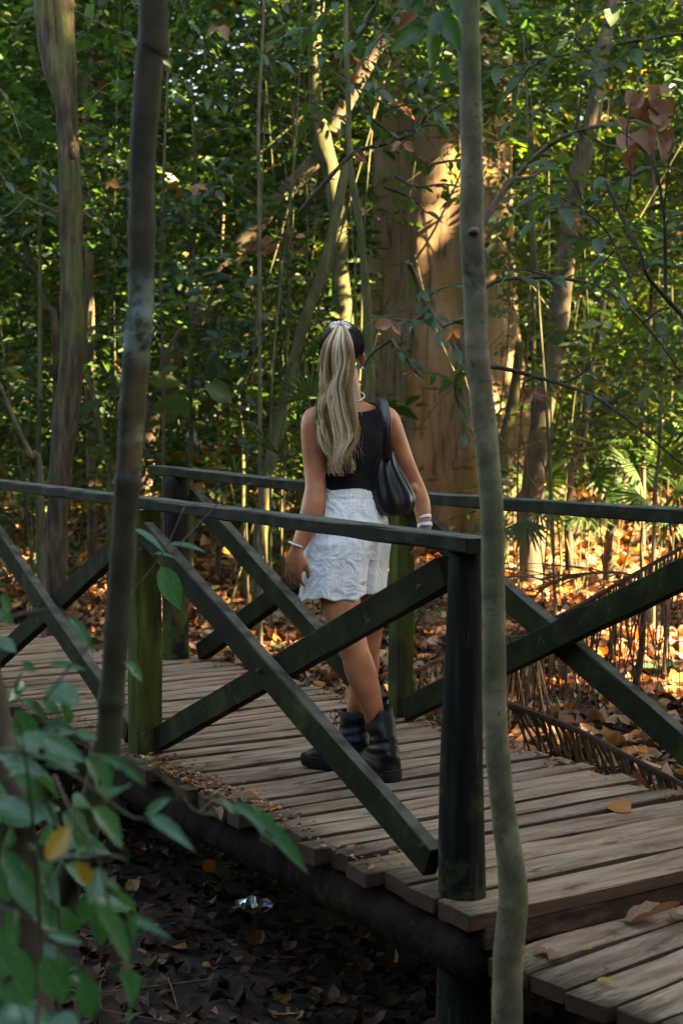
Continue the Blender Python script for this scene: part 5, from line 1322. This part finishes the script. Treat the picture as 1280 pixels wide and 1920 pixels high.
# sprig in front of the square post
sp = thing('leafy_sprig', 'thin twig with a hole-bitten pale green leaf hanging in front of the square mossy post', 'sprig', P(250, 1100, 3.4))
put_leaf(LV[3], sp, P(302, 1062, 3.4), P(338, 1138, 3.38), .50, (.1, -1, .3)); put_leaf(LV[0], sp, P(252, 992, 3.4), P(312, 1030, 3.38), .26, (0, -.5, 1)); put_leaf(LV[2], sp, P(318, 1020, 3.45), P(388, 1033, 3.42), .26, (0, -.5, 1)); put_leaf(LV[2], sp, P(290, 1038, 3.45), P(328, 1044, 3.42), .3, (0, -.5, 1))
twig(sp, [P(346, 950, 3.45), P(320, 1010, 3.42), P(296, 1050, 3.4), P(270, 1085, 3.4), P(246, 1118, 3.4), P(225, 1200, 3.3), P(160, 1500, 2.6)], .0022, .0025, M['bark_grey'], seed=5)
twig(sp, [P(470, 905, 3.6), P(420, 935, 3.5), P(370, 985, 3.45), P(320, 1040, 3.42)], .0012, .0018, M['bark_grey'], seed=6)
gl = thing('leafy_sprig', 'bright green slender leaf on a fine stem across the edge of the deck boards', 'sprig', P(420, 1540, 2.2))
put_leaf(LV[1], gl, P(430, 1505, 2.0), P(588, 1604, 1.95), .17, (.1, -.6, 1)); put_leaf(LT[0], gl, P(440, 1525, 2.22), P(412, 1497, 2.2), .5, (.1, -.6, 1), W0=.38)
twig(gl, [P(400, 1500, 2.2), P(360, 1520, 2.15), P(300, 1440, 2.1), P(240, 1420, 2.05)], .0016, .002, M['twig_green'])

# ------------------------------------------------------------ leaves hanging into the top of the view
tl_ = thing('leafy_branch', 'branch end with large dark green pointed leaves left of the slender tree top', 'branch', P(800, -60, 3.1))
for k, (x0, y0, x1, y1, w) in enumerate([(808, 48, 811, 134, .40), (800, 50, 728, 95, .34), (826, 18, 862, 95, .40), (822, 20, 808, 70, .45), (768, -20, 790, 26, .5), (760, -30, 762, 22, .5), (850, -20, 858, 30, .4), (812, 30, 780, 28, .4)]):
    put_leaf(LT[k % 2], tl_, P(x0, y0, 3.1), P(x1, y1, 3.07), w, (rs6.normal(0, .3), -1, .25), W0=.38)
twig(tl_, [P(770, -90, 3.2), P(800, -40, 3.12), P(815, 20, 3.1), P(808, 50, 3.1)], .004, .0018, M['twig'])
put_leaf(LD[0], tl_, P(790, 20, 3.14), P(745, 38, 3.12), .5, (0, -1, .5), W0=.55)
tr_ = thing('leafy_branch', 'small drooping branch tip with dark green leaves right of the pale grey slender tree top', 'branch', P(930, -60, 3.1))
for k, (x0, y0, x1, y1, w) in enumerate([(922, -15, 948, 52, .38), (935, -25, 972, 12, .4), (905, -25, 925, 10, .4)]):
    put_leaf(LT[k % 2], tr_, P(x0, y0, 3.1), P(x1, y1, 3.07), w, (.2, -1, .25), W0=.38)
twig(tr_, [P(900, -90, 3.15), P(915, -50, 3.1), P(925, -18, 3.1)], .003, .0018, M['twig'])

# ------------------------------------------------------------ leafless branch with shrivelled leaves, right
db = thing('dead_branch', 'leafless dark branch holding two bunches of shrivelled brown leaves at the upper right', 'branch', P(1300, 640, 4.2))
BR = [([(1330, 660), (1283, 598), (1245, 556), (1212, 515), (1198, 470), (1168, 412), (1133, 340)], .0085, .004), ([(1246, 556), (1246, 470), (1242, 390), (1225, 310), (1193, 268)], .006, .003), ([(1243, 400), (1250, 340), (1256, 290), (1275, 180)], .003, .0015), ([(1172, 398), (1182, 330), (1174, 250), (1192, 160), (1228, 110), (1226, 40)], .003, .0012),
      ([(1185, 262), (1150, 230), (1138, 160), (1095, 85)], .0016, .0008), ([(1174, 200), (1120, 110), (1090, 80)], .0014, .0008), ([(1192, 165), (1240, 130), (1290, 90)], .0018, .0009), ([(1228, 300), (1290, 190)], .0015, .0008), ([(1210, 420), (1222, 360), (1204, 300)], .0012, .0008), ([(1285, 400), (1255, 408), (1244, 430)], .004, .003), ([(1250, 290), (1290, 240)], .002, .001)]
for k, (pth, a, b) in enumerate(BR):
    twig(db, [P(x, y, 4.2 + .05 * math.sin(i * 1.3 + k)) for i, (x, y) in enumerate(pth)], a, b, M['twig'], seed=k, n=40)
DL = [(1222, 180, 1232, 138), (1220, 190, 1190, 205), (1225, 185, 1248, 235), (1212, 200, 1225, 238), (1215, 180, 1198, 225), (1225, 195, 1205, 162), (1238, 190, 1262, 215), (1185, 215, 1180, 160), (1186, 200, 1210, 170), (1205, 200, 1196, 232), (1230, 200, 1242, 222),
      (1185, 250, 1166, 290), (1188, 248, 1212, 268), (1200, 258, 1235, 250), (1232, 240, 1255, 238), (1236, 250, 1270, 268), (1236, 262, 1250, 298), (1210, 262, 1216, 290), (1178, 255, 1190, 296), (1168, 255, 1158, 205), (1248, 255, 1236, 290), (1176, 282, 1182, 318)]
for k, (x0, y0, x1, y1) in enumerate(DL):
    y_ = 4.2 + rs6.normal(0, .03)
    put_leaf(LD[k % 3], db, P(x0, y0, y_), P(x1, y1, y_ + rs6.normal(0, .03)), rs6.uniform(.55, .95), (rs6.normal(0, .5), -1, rs6.normal(.2, .4)), W0=.55)

# ------------------------------------------------------------ leafy branches in the middle distance
def leafy_branch(label, paths, Y, r, mat, lmes, spacing, Lr, seed, skip=.1, cat='branch', droop=.25, W=(.36, .5), ends=None, both=True, name='leafy_branch', base=None):
    rs = np.random.default_rng(seed)
    p0 = paths[0][0]; t = thing(name, label, cat, base if base is not None else P(p0[0], p0[1], Y))
    for k, pth in enumerate(paths):
        pts = np.array([P(q[0], q[1], q[2] if len(q) > 2 else Y + .12 * math.sin(i * .9 + k * 2)) for i, q in enumerate(pth)])
        n = 50; sp_ = spline(pts, n); rr = r * (1 if k == 0 else .6)
        V, F = tube(sp_, np.linspace(rr, rr * .35, n), 6, wob=.08, seed=k); part('branch', V, F, mat, t, smooth=True)
        Ltot = np.sum(np.linalg.norm(np.diff(sp_, axis=0), axis=1)); m = int(Ltot / spacing)
        for q in range(m):
            if rs.uniform() < skip: continue
            f = .12 + .88 * (q + .5) / m; i = min(int(f * (n - 1)), n - 2); c = sp_[i]; T = sp_[i + 1] - sp_[i]; T /= np.linalg.norm(T)
            sd = np.cross(T, [0, 0, 1]); sd /= max(np.linalg.norm(sd), 1e-6)
            s = (1 if q % 2 else -1)
            d = T * rs.uniform(.3, .9) + sd * s * rs.uniform(.5, 1) + np.array([0, -.1, -droop * rs.uniform(.3, 1.6)]); d /= np.linalg.norm(d)
            L = rs.uniform(*Lr); st = c + d * .01
            put_leaf(lmes[int(rs.integers(len(lmes)))], t, st, st + d * L, rs.uniform(*W), (rs.normal(0, .35), -.35 + rs.normal(0, .3), 1))
    return t
leafy_branch('grey crooked branch with drooping green leaves before the lower huge brown trunk', [[(765, 492, 6.6), (778, 520), (792, 560), (806, 582), (830, 612), (848, 645), (868, 690), (880, 700)], [(806, 582), (780, 600), (750, 600), (700, 590)], [(735, 636), (752, 662), (775, 685), (800, 698), (838, 706)], [(868, 690), (852, 720), (862, 770), (880, 830)], [(792, 560), (830, 540), (870, 530)], [(830, 612), (860, 600), (900, 590), (960, 585)], [(735, 636), (700, 660), (680, 690)]], 6.6, .013, M['bark_grey'], LG, .032, (.06, .11), 1)
leafy_branch('dark branch with few leaves crossing the upper part of the huge trunk', [[(560, 400, 8.2), (620, 330), (668, 285), (720, 270), (760, 256), (790, 237), (830, 233), (880, 238)], [(790, 237), (800, 215), (840, 190), (868, 192)], [(668, 190), (700, 225), (745, 260), (800, 310)], [(800, 310), (840, 302), (870, 298)], [(690, 180), (740, 200), (790, 180), (850, 150)], [(740, 330), (780, 350), (830, 345), (860, 350)], [(720, 350), (770, 372), (800, 400)]], 8.0, .016, M['twig'], LG, .05, (.06, .12), 2)
leafy_branch('long dark bare branch arching down to the right beside the pale slender tree', [[(905, 686, 6.0), (940, 690), (1000, 705), (1050, 720), (1110, 742), (1160, 775), (1220, 822), (1290, 880)], [(1050, 720), (1090, 700), (1120, 660)], [(1000, 705), (980, 720), (990, 745)]], 6.0, .011, M['twig'], LG, .16, (.05, .09), 3, skip=.35)
leafy_branch('dark twig bow with teal leaves arching over the right side at mid height', [[(880, 560, 6.4), (930, 528), (990, 521), (1050, 522), (1110, 533), (1160, 562), (1205, 605), (1245, 655), (1290, 720)], [(1040, 521), (980, 505), (930, 510)], [(1205, 605), (1240, 580), (1290, 570)]], 6.4, .010, M['twig'], LG, .10, (.08, .13), 4, skip=.3)
leafy_branch('sunlit ochre branch rising to the right with yellow-green leaves under the dried bunches', [[(900, 425, 7.6), (935, 370), (965, 335), (1005, 292), (1045, 262), (1090, 244), (1140, 233), (1200, 225), (1290, 213)], [(1075, 250), (1085, 215), (1090, 165)], [(965, 335), (1000, 330), (1040, 300)], [(1090, 244), (1130, 270), (1170, 280)]], 7.6, .020, M['bark_grey'], LG, .10, (.08, .13), 5, skip=.2)
leafy_branch('cluster of broad teal leaves on a twig left of the leafless dark branch', [[(1180, 520, 5.6), (1140, 440), (1100, 400), (1060, 375), (1010, 360)], [(1100, 400), (1080, 350), (1050, 310), (1020, 300)], [(1140, 440), (1110, 450), (1060, 440), (1040, 420)], [(1150, 470), (1130, 500), (1140, 540)], [(1100, 400), (1130, 370), (1150, 330)], [(1060, 375), (1040, 400), (1000, 420)], [(1180, 520), (1230, 480), (1270, 440)]], 5.6, .006, M['twig'], LG, .050, (.085, .14), 6, skip=.05, W=(.42, .56))
leafy_branch('green leafy twigs at the top between the slender tree and the dried bunches', [[(1300, 60, 7.0), (1200, 75), (1100, 95), (1000, 115), (920, 130)], [(1200, 75), (1150, 120), (1100, 140)], [(1100, 95), (1060, 60), (1000, 30)], [(1000, 115), (960, 170), (920, 200)], [(1300, -20), (1200, 0), (1100, 20), (980, 10)], [(1060, 180), (1000, 210), (930, 240)], [(1290, 330), (1240, 310), (1190, 330), (1130, 350)]], 7.0, .009, M['twig'], LG, .06, (.09, .16), 7, skip=.1)
leafy_branch('leafy twigs at the top between the curved trunk and the huge tree', [[(720, -30, 7.4), (690, 40), (650, 90), (600, 110)], [(760, 0), (720, 60), (690, 110), (700, 160)], [(640, -20), (600, 40), (560, 60)], [(850, -20), (830, 100), (790, 150), (730, 140)], [(690, 40), (740, 70), (790, 75)], [(620, 130), (660, 160), (700, 170), (760, 130)], [(560, 180), (600, 200), (650, 230)], [(760, 190), (800, 200), (850, 230)]], 7.4, .010, M['twig'], LG, .055, (.08, .14), 8, skip=.05)
leafy_branch('dark-leaved twigs between the ringed trunk and the leaning brown tree at the top left', [[(330, -20, 8.4), (360, 60), (400, 110), (450, 140)], [(300, 120), (340, 150), (400, 190), (460, 200)], [(460, 60), (500, 110), (540, 120)], [(380, 260), (430, 240), (500, 250), (560, 280)], [(320, 330), (370, 300), (430, 330)]], 8.4, .008, M['twig'], LG, .06, (.07, .12), 9, skip=.1)
leafy_branch('pale bare twigs with scattered leaves left of the tall grooved tree', [[(-20, 280, 8.3), (10, 340), (50, 370), (110, 398)], [(50, 370), (20, 400), (-10, 410)], [(160, 400), (200, 430), (245, 480)], [(140, 20), (190, 45), (260, 75)], [(-10, 150), (20, 200), (40, 260)], [(165, 190), (200, 160), (240, 150)]], 8.3, .010, M['bark_grey'], LG, .09, (.06, .10), 10, skip=.3)
# dried leaves caught in the understory
for k, (x, y, Y, s, lab) in enumerate([(665, 285, 7.2, .10, 'curled brown dead leaf caught left of the branch on the huge trunk'), (640 + 115, 268, 7.0, .09, 'shrivelled brown dead leaf hanging before the sunlit huge trunk'), (735, 605, 6.3, .085, 'pale brown dead leaf stuck on the crooked branch near the head of the woman'), (845, 622, 6.4, .07, 'orange dead leaf on the crooked branch beside the pale grey slender tree'),
                               (410, 50, 8.6, .13, 'brown dead leaf bunch caught high in the twigs right of the ringed trunk'), (368, 345, 8.6, .10, 'small dark red dead leaf hanging beside the ringed trunk'), (775, 690, 6.5, .09, 'dark brown dead leaf under the crooked branch'), (1000, 730, 6.0, .10, 'dark brown dead leaf hanging under the long bare arching branch'), (178, 905, 8.2, .075, 'bright orange leaf behind the left handrail by the grooved tree'), (208, 342, 8.6, .08, 'small orange dead leaf between grooved tree and ringed trunk')]):
    t = thing('hanging_dead_leaf', lab, 'leaf', P(x, y, Y))
    me = LO if 'orange' in lab else LD[k % 3]
    for q in range(3):
        a = rs6.uniform(0, 6.28); d = np.array([math.cos(a) * .6, .2 * rs6.normal(), math.sin(a) * .5 - .5]); d /= np.linalg.norm(d)
        put_leaf(me, t, P(x, y, Y), P(x, y, Y) + d * s * rs6.uniform(.55, .95), rs6.uniform(.55, .8), (rs6.normal(0, .4), -1, .3), W0=.55, name='leaf_blade')

# ------------------------------------------------------------ fan palms and strap leaves on the forest floor
def fan_leaf_mesh(name, n, L, spread, wid, seed, mat):
    rs = np.random.default_rng(seed); V = []; F = []
    for k in range(n):
        a = (k / (n - 1) - .5) * spread; l = L * (1 - .25 * abs(a) / spread * 2) * rs.uniform(.88, 1.05)
        d = np.array([math.sin(a), math.cos(a), 0]); s = np.array([d[1], -d[0], 0]); b = len(V); dr = rs.uniform(.12, .32)
        for t, w in ((0, .10), (.35, .8), (.7, .75), (1, .02)):
            c = d * l * t + np.array([0, 0, -dr * l * t * t])
            for e, zz in ((-1, 0), (0, -.25), (1, 0)): V.append(c + s * wid * w * e + np.array([0, 0, zz * wid * w + .004 * (k % 2)]))
        for i in range(3):
            for j in range(2): F.append((b + i * 3 + j, b + i * 3 + j + 1, b + i * 3 + j + 4, b + i * 3 + j + 3))
    me = new_mesh(name, V, F, smooth=False); me.materials.append(mat); return me
FAN = [fan_leaf_mesh('fan_leaf', 15, 1, 3.6, .045, 1, M['palm']), fan_leaf_mesh('fan_leaf', 13, 1, 2.4, .05, 2, M['palm']), fan_leaf_mesh('fan_leaf', 17, 1, 4.4, .04, 3, M['palm'])]
def fan_palm(label, px, py, Y, leaves, seed, ground=True):
    rs = np.random.default_rng(seed); c = P(px, py, Y); gz = float(ground_z(c[0], c[1]))
    t = thing('fan_palm', label, 'palm', [c[0], c[1], gz])
    for k, (lx, ly, L, az, el) in enumerate(leaves):
        p = P(lx, ly, Y + rs.normal(0, .12)); b = np.array([c[0] + rs.normal(0, .03), c[1] + rs.normal(0, .03), gz])
        d = np.array([math.sin(az), -.55, el]); d /= np.linalg.norm(d)
        inst('fan', FAN[k % 3], t, p, frame(d, (rs.normal(0, .3), -.8, .8)), L)
        V, F = tube(spline([b, (b + p) / 2 + np.array([0, 0, .10]), p], 14), np.linspace(.006, .0035, 14), 6); part('stalk', V, F, M['twig_green'], t, smooth=True)
    return t
fan_palm('fan palm with drooping dark green blades before the root of the huge tree', 965, 1060, 9.6, [(930, 985, .26, -.9, -.5), (985, 975, .28, .1, -.9), (1010, 960, .26, .9, -.3), (960, 940, .26, -.2, .6)], 1)
fan_palm('sunlit yellow-green fan palm in the middle of the litter on the right', 1090, 1040, 11.0, [(1060, 910, .36, -.6, .3), (1110, 895, .38, .5, .5), (1090, 960, .34, .1, -.3), (1140, 930, .32, 1.0, .1), (1040, 950, .30, -1, -.1)], 2)
fan_palm('fan palm at the far right above the end of the far handrail', 1230, 1040, 10.5, [(1190, 880, .36, -.7, .4), (1240, 870, .40, .2, .7), (1270, 920, .36, .8, .1), (1200, 930, .30, -1, -.2), (1250, 960, .30, 0, -.5)], 3)
fan_palm('tall fan palm with narrow upright blades directly behind the ponytail', 590, 1010, 9.2, [(580, 742, .27, -.05, 1.6)], 4)
fan_palm('low fan palm just right of the huge tree and behind the slender trunk', 1000, 1040, 13.2, [(985, 905, .45, -.5, .4), (1015, 900, .45, .6, .5), (1000, 930, .4, 0, -.3)], 5)
fan_palm('sunlit fan palm behind the others beneath the brown sunlit trunk', 1150, 1010, 13.6, [(1120, 850, .5, -.7, .5), (1170, 840, .5, .5, .5), (1200, 880, .45, 1, 0), (1140, 890, .4, 0, -.4), (1085, 880, .4, -1, 0)], 6)
def strap_plant(label, px, py, Y, n, L, wid, seed, mat, spread=(-1, 1), el=(.3, 1.2)):
    rs = np.random.default_rng(seed); c = P(px, py, Y); c[2] = max(c[2], float(ground_z(c[0], c[1])))
    t = thing('strap_leaf_plant', label, 'plant', c)
    for k in range(n):
        d = np.array([rs.uniform(*spread), rs.normal(0, .4), rs.uniform(*el)]); d /= np.linalg.norm(d); l = L * rs.uniform(.7, 1.15)
        m = 10; s = np.cross(d, [0, 0, 1]); s /= max(np.linalg.norm(s), 1e-5); V = []
        for i in range(m):
            u_ = i / (m - 1); p = c + d * l * u_ + np.array([0, 0, -.55 * l * u_ ** 2.2]); w = wid * math.sin(math.pi * (u_ * .92 + .06)) ** .6
            V += [p - s * w, p + np.array([0, 0, -w * .35]), p + s * w]
        F = [(i * 3 + j, i * 3 + j + 1, i * 3 + j + 4, i * 3 + j + 3) for i in range(m - 1) for j in range(2)]
        part('leaf', V, F, mat, t, smooth=True)
    return t
strap_plant('arching dark palm leaves reaching toward the left shoulder of the woman', 520, 850, 8.6, 13, .62, .016, 11, M['palm'], (-1.2, .9), (.5, 1.3))
strap_plant('strappy green leaves behind the far handrail left of the woman', 440, 890, 9.4, 9, .5, .014, 12, M['palm'])
strap_plant('long shining strap leaves at the right edge above the far handrail', 1265, 900, 9.0, 11, .6, .018, 13, M['palm'], (-1.3, .5))

# ------------------------------------------------------------ low plants on the floor
def herb(label, px, py, z, n, L, seed, mes, h=.16, cat='plant', name='low_plant', spreadr=.14, elev=.35, W=(.45, .6)):
    rs = np.random.default_rng(seed); c = G(px, py, z); c[2] = float(ground_z(c[0], c[1]))
    t = thing(name, label, cat, c)
    for k in range(max(2, n // 5)):
        a = rs.uniform(0, 6.28); q = c + np.array([math.cos(a) * spreadr * .5, math.sin(a) * spreadr * .5, h * rs.uniform(.8, 1.1)])
        twig(t, [c, (c + q) / 2 + np.array([0, 0, .02]), q], .0022, .0014, M['twig_green'], name='stem', n=8, sides=5)
    for k in range(n):
        a = rs.uniform(0, 6.28); st = c + np.array([math.cos(a) * spreadr * rs.uniform(.1, 1), math.sin(a) * spreadr * rs.uniform(.1, 1), h * rs.uniform(.5, 1.15)])
        d = np.array([math.cos(a), math.sin(a), rs.normal(0, elev)]); d /= np.linalg.norm(d)
        put_leaf(mes[k % len(mes)], t, st, st + d * L * rs.uniform(.7, 1.15), rs.uniform(*W), (rs.normal(0, .3), -.3, 1))
    return t
herb('low clump of broad dull green leaves just right of the middle far post', 790, 1195, -.12, 26, .085, 1, LG, .14, spreadr=.22)
herb('yellow-green seedling standing behind the round far post on the left', 362, 1075, -.1, 18, .09, 2, [LV[0], LY, LG[0]], .34, spreadr=.10)
herb('small green seedling on the litter behind the right crossed railing', 1180, 1190, -.1, 7, .09, 3, [LV[0], LG[1]], .20, spreadr=.04)
herb('small seedling with dark green leaves near the left hand of the woman', 455, 1110, -.1, 9, .08, 4, LG, .14, spreadr=.1)
herb('single dark blue-green leaf on a stem at the right edge behind the railing', 1235, 1290, -.1, 3, .10, 5, LV, .18, spreadr=.05)
herb('tiny green shoot left of the front bent leg among the litter', 500, 1225, -.1, 6, .06, 6, LG, .08, spreadr=.08)
herb('low green sprout at the foot of the grooved tree behind the left railing', 30, 1090, -.1, 26, .07, 7, LG, .22, spreadr=.3)
herb('small bush of round green leaves behind the left crossed railing', 190, 1060, -.1, 34, .075, 8, LG, .34, spreadr=.3)
herb('small dark bush near the left edge above the handrail level', 40, 1000, 0, 36, .09, 9, LG, .45, spreadr=.4)
herb('bushy seedling with orange-tinted leaves left of the far handrail end', 215, 985, 0, 34, .09, 10, LG + [LO], .55, spreadr=.3)
herb('little green weed growing at the deck edge beside the square mossy post', 175, 1400, -.0, 9, .06, 11, LV[:2], .10, spreadr=.1)
herb('low green weed seen through the left bay beside the far board ends', 400, 1000, .05, 30, .09, 12, LG, .40, spreadr=.35)
herb('bright green weed between palm clumps below the far handrail', 960, 1010, .1, 20, .12, 13, [LG[0], LV[2]], .3, spreadr=.3)
herb('dark leafy seedling hidden behind the left dark trunk by the railing', 105, 1010, .0, 30, .085, 14, LG, .5, spreadr=.4)

# ------------------------------------------------------------ dead palm fronds
def dead_frond(label, path, r, leaflets, seed, Lr, dirf, wid=.006, n=50):
    rs = np.random.default_rng(seed); pts = np.asarray(path, float); t = thing('dead_palm_frond', label, 'palm frond', pts[0])
    sp_ = spline(pts, n)
    for o in (-.35, .35):
        V, F = tube(sp_ + np.array([0, 0, o * r]), np.linspace(r, r * .4, n), 7, wob=.12, seed=seed, flat=.8); part('midrib', V, F, M['frond'], t, smooth=True)
    for k in range(leaflets):
        f = .03 + .95 * (k + rs.uniform(0, .6)) / leaflets; i = min(int(f * (n - 1)), n - 2); c = sp_[i]
        L = rs.uniform(*Lr); d = dirf(rs, k, f); d = d / np.linalg.norm(d); m = 7
        s = np.cross(d, [rs.normal(0, .3), 1, rs.normal(0, .3)]); s /= max(np.linalg.norm(s), 1e-5); V = []
        bend = rs.normal(0, .12, 3); bend[2] = -abs(bend[2]) - .15
        for q in range(m):
            u_ = q / (m - 1); p = c + d * L * u_ + bend * L * u_ ** 2; p[2] = max(p[2], float(ground_z(p[0], p[1])) + .004); w = wid * (1 - .8 * u_ ** 2)
            V += [p - s * w, p + np.array([0, -w * .8, 0]), p + s * w]
        F = [(q * 3 + j, q * 3 + j + 1, q * 3 + j + 4, q * 3 + j + 3) for q in range(m - 1) for j in range(2)]
        part('leaflet', V, F, M['frond'], t, smooth=True)
    return t
dead_frond('fallen brown palm frond lying along the far edge of the deck boards at the right', [P(948, 1318, 6.0), P(1020, 1345, 5.85), P(1100, 1378, 5.65), P(1180, 1420, 5.4), P(1262, 1462, 5.2), P(1330, 1500, 5.0)], .013, 44, 1, (.16, .34), lambda rs, k, f: np.array([.35 + rs.normal(0, .22), -.02 + rs.normal(0, .25), -.8]), .0075)
dead_frond('long dead palm frond arching above the litter with hanging brown strips', [P(985, 1185, 7.3), P(1060, 1150, 7.1), P(1130, 1110, 6.95), P(1200, 1070, 6.85), P(1290, 1020, 6.7)], .014, 70, 2, (.35, .75), lambda rs, k, f: np.array([rs.normal(0, .12), rs.normal(0, .25), -1]), .005)
dead_frond('thin arching ribs of a dead frond in front of the brightest sunlit litter', [P(960, 1200, 7.6), P(1010, 1110, 7.6), P(1080, 1080, 7.5), P(1170, 1075, 7.4), P(1280, 1120, 7.3)], .008, 26, 3, (.25, .5), lambda rs, k, f: np.array([-.9 + rs.normal(0, .3), rs.normal(0, .3), .1 + rs.normal(0, .25)]), .004)
dead_frond('dry brown frond stalk lying in the litter right of the middle far post', [P(750, 1275, 6.9), P(800, 1248, 6.9), P(860, 1222, 6.9), P(930, 1200, 6.9)], .012, 40, 4, (.18, .36), lambda rs, k, f: np.array([rs.normal(0, .3), -.2 + rs.normal(0, .3), -.9]), .006)
dead_frond('loose bundle of dry palm strips under the railing right of the slender tree', [P(940, 1190, 6.6), P(960, 1195, 6.6), P(990, 1190, 6.6), P(1020, 1180, 6.6)], .006, 26, 5, (.35, .6), lambda rs, k, f: np.array([rs.normal(0, .14), rs.normal(0, .2), -1]), .006)

# ------------------------------------------------------------ fallen things on the boards
def fallen(label, px, py, z, L, az, mes, W=.6, mat=None, tilt=.1, name='fallen_leaf', nrm_=None):
    c = G(px, py, z); c[2] += .012; d = np.array([math.cos(az), math.sin(az), tilt]); d /= np.linalg.norm(d)
    o = inst(name, mes, None, c - d * L / 2, frame(d, nrm_ or (.15, -.2, 1)), (L * W / .55, L, L)); tag(o, label, 'leaf'); return o
fallen('folded ochre leaf resting on the boards at the right end of the deck', 1160, 1519, 0, .085, 2.7, LO, .75, tilt=.25, nrm_=(.2, -.7, .8))
fallen('large skeletal brown leaf with slits lying on the lower boardwalk by the step', 1222, 1733, -.106, .16, -.1, LD[2], .62)
fallen('pale brown curled leaf at the right edge on the step', 1268, 1722, -.106, .09, 1.1, LD[1], .7)
fallen('curled pinkish brown leaf on the lower boards beside the mossy foot of the slender tree', 1022, 1792, -.106, .07, .1, LD[0], .7)
fallen('second pale brown leaf overlapping near the slender tree on the lower boards', 1040, 1800, -.106, .06, .9, LD[1], .7)
fallen('bright yellow-orange curled leaf on the lower boardwalk', 1135, 1848, -.106, .052, -.5, LY, .6)
fallen('small golden leaf on the second board of the lower walkway', 1102, 1786, -.106, .028, .4, LY, .7)
fallen('small grey shrivelled leaf on the lower boards above the bright yellow leaf', 1138, 1822, -.106, .03, 1.4, LD[0], .8)
fallen('yellow leaf on the boards at the foot of the round far post', 352, 1248, 0, .07, .1, LY, .4)
fallen('small yellow-green leaf on the board ends near the foot of the long brace', 736, 1606, 0, .03, .7, LY, .9)
fallen('reddish scrap of leaf on the board ends beneath the long brace', 657, 1597, 0, .03, .3, LD[1], .6)
fallen('tan leaf piece stuck on the top of the long brace', 620, 1503, .06, .03, .8, LD[1], .7)
fallen('small ochre leaf scrap lying by the square mossy post on the boards', 392, 1473, 0, .035, .2, LY, .6)
fallen('dull tan leaf at the near edge of the boards beside the dark debris', 470, 1500, 0, .06, .4, LD[1], .6)
fallen('brown leaf hanging over the near edge of the boards', 410, 1525, .01, .06, -1.2, LD[0], .6)
fallen('small orange leaf upright in the dark litter below the footbridge', 393, 1628, -.68, .07, .4, LO, .8, tilt=.6, nrm_=(.1, -1, .3))
# dark leaf crumbs along the near ends of the boards
def crumbs():
    rs = np.random.default_rng(12); n = 1500; u_ = np.concatenate([rs.uniform(.3, 5.5, n // 2), rs.normal(1.6, .35, n // 2)]); v_ = -.09 + np.abs(rs.normal(0, .07, n)); far = rs.uniform(0, 1, n) < .25
    v_ = np.where(far, 1.3 - np.abs(rs.normal(0, .06, n)), v_)
    p = N0 + BU * u_[:, None] + BV * v_[:, None] + np.array([0, 0, 1]) * rs.uniform(.003, .014, n)[:, None]
    ax = rs.normal(0, 1, (n, 3)) * np.array([1, 1, .25]); nr = rs.normal(0, .3, (n, 3)) + np.array([0, 0, 1])
    V, F = leaf_mass(p, ax, nr, rs.uniform(.008, .03, n), wr=rs.uniform(.3, .8, n), fold=.5)
    tag(part('leaf_crumbs', V, F, M['litter'], smooth=True), 'dry leaf crumbs collected along the edges of the deck boards', 'debris', kind='stuff')
crumbs()
def sticks():
    rs = np.random.default_rng(13); VV, FF = [], []; 
    for k in range(520):
        y = rs.uniform(3.5, 12); x = rs.uniform(-.27 * y, .27 * y); u_, v_ = buv(x, y)
        if -.2 < v_ < 1.4 and u_ > -3: continue
        a = rs.uniform(0, 3.14); L = rs.uniform(.08, .5); d = np.array([math.cos(a), math.sin(a), 0]); c = np.array([x, y, 0])
        pts = [c + d * L * q + np.array([rs.normal(0, .01), rs.normal(0, .01), 0]) for q in (-.5, -.106, .2, .5)]
        pts = [np.array([p[0], p[1], float(ground_z(p[0], p[1])) + .03 + rs.uniform(0, .02)]) for p in pts]
        v, f = tube(pts, [rs.uniform(.0015, .005)] * 4, 5, cap=False); n = len(VV); VV.extend(v.tolist()); FF.extend([[q + n for q in ff] for ff in f])
    tag(part('fallen_twigs', VV, FF, M['bark_grey'], smooth=True), 'thin dead twigs scattered over the leaf litter', 'twigs', kind='stuff')
sticks()
# crumpled foil wrapper in the dark litter
def foil():
    c = G(474, 1714, -.68); rs = np.random.default_rng(4); n1, n2 = 18, 10; V = []
    for i in range(n1):
        for j in range(n2):
            x = (i / (n1 - 1) - .5) * .145; y = (j / (n2 - 1) - .5) * .075
            V.append(c + np.array([x * (1 + .1 * rs.normal()), y + .01 * math.sin(i), .035 + .032 * math.exp(-(x / .05) ** 2) * (1 - (2 * j / (n2 - 1) - 1) ** 2) + abs(rs.normal(0, .008))]))
    F = [(i * n2 + j, (i + 1) * n2 + j, (i + 1) * n2 + j + 1, i * n2 + j + 1) for i in range(n1 - 1) for j in range(n2 - 1)]
    V2, F2 = evaluated(V, F, [('SOLIDIFY', dict(thickness=.002, offset=-1))])
    tag(part('foil_wrapper', V2, F2, M['foil']), 'crumpled silver foil wrapper lying in the dark leaves below the footbridge', 'wrapper')
foil()
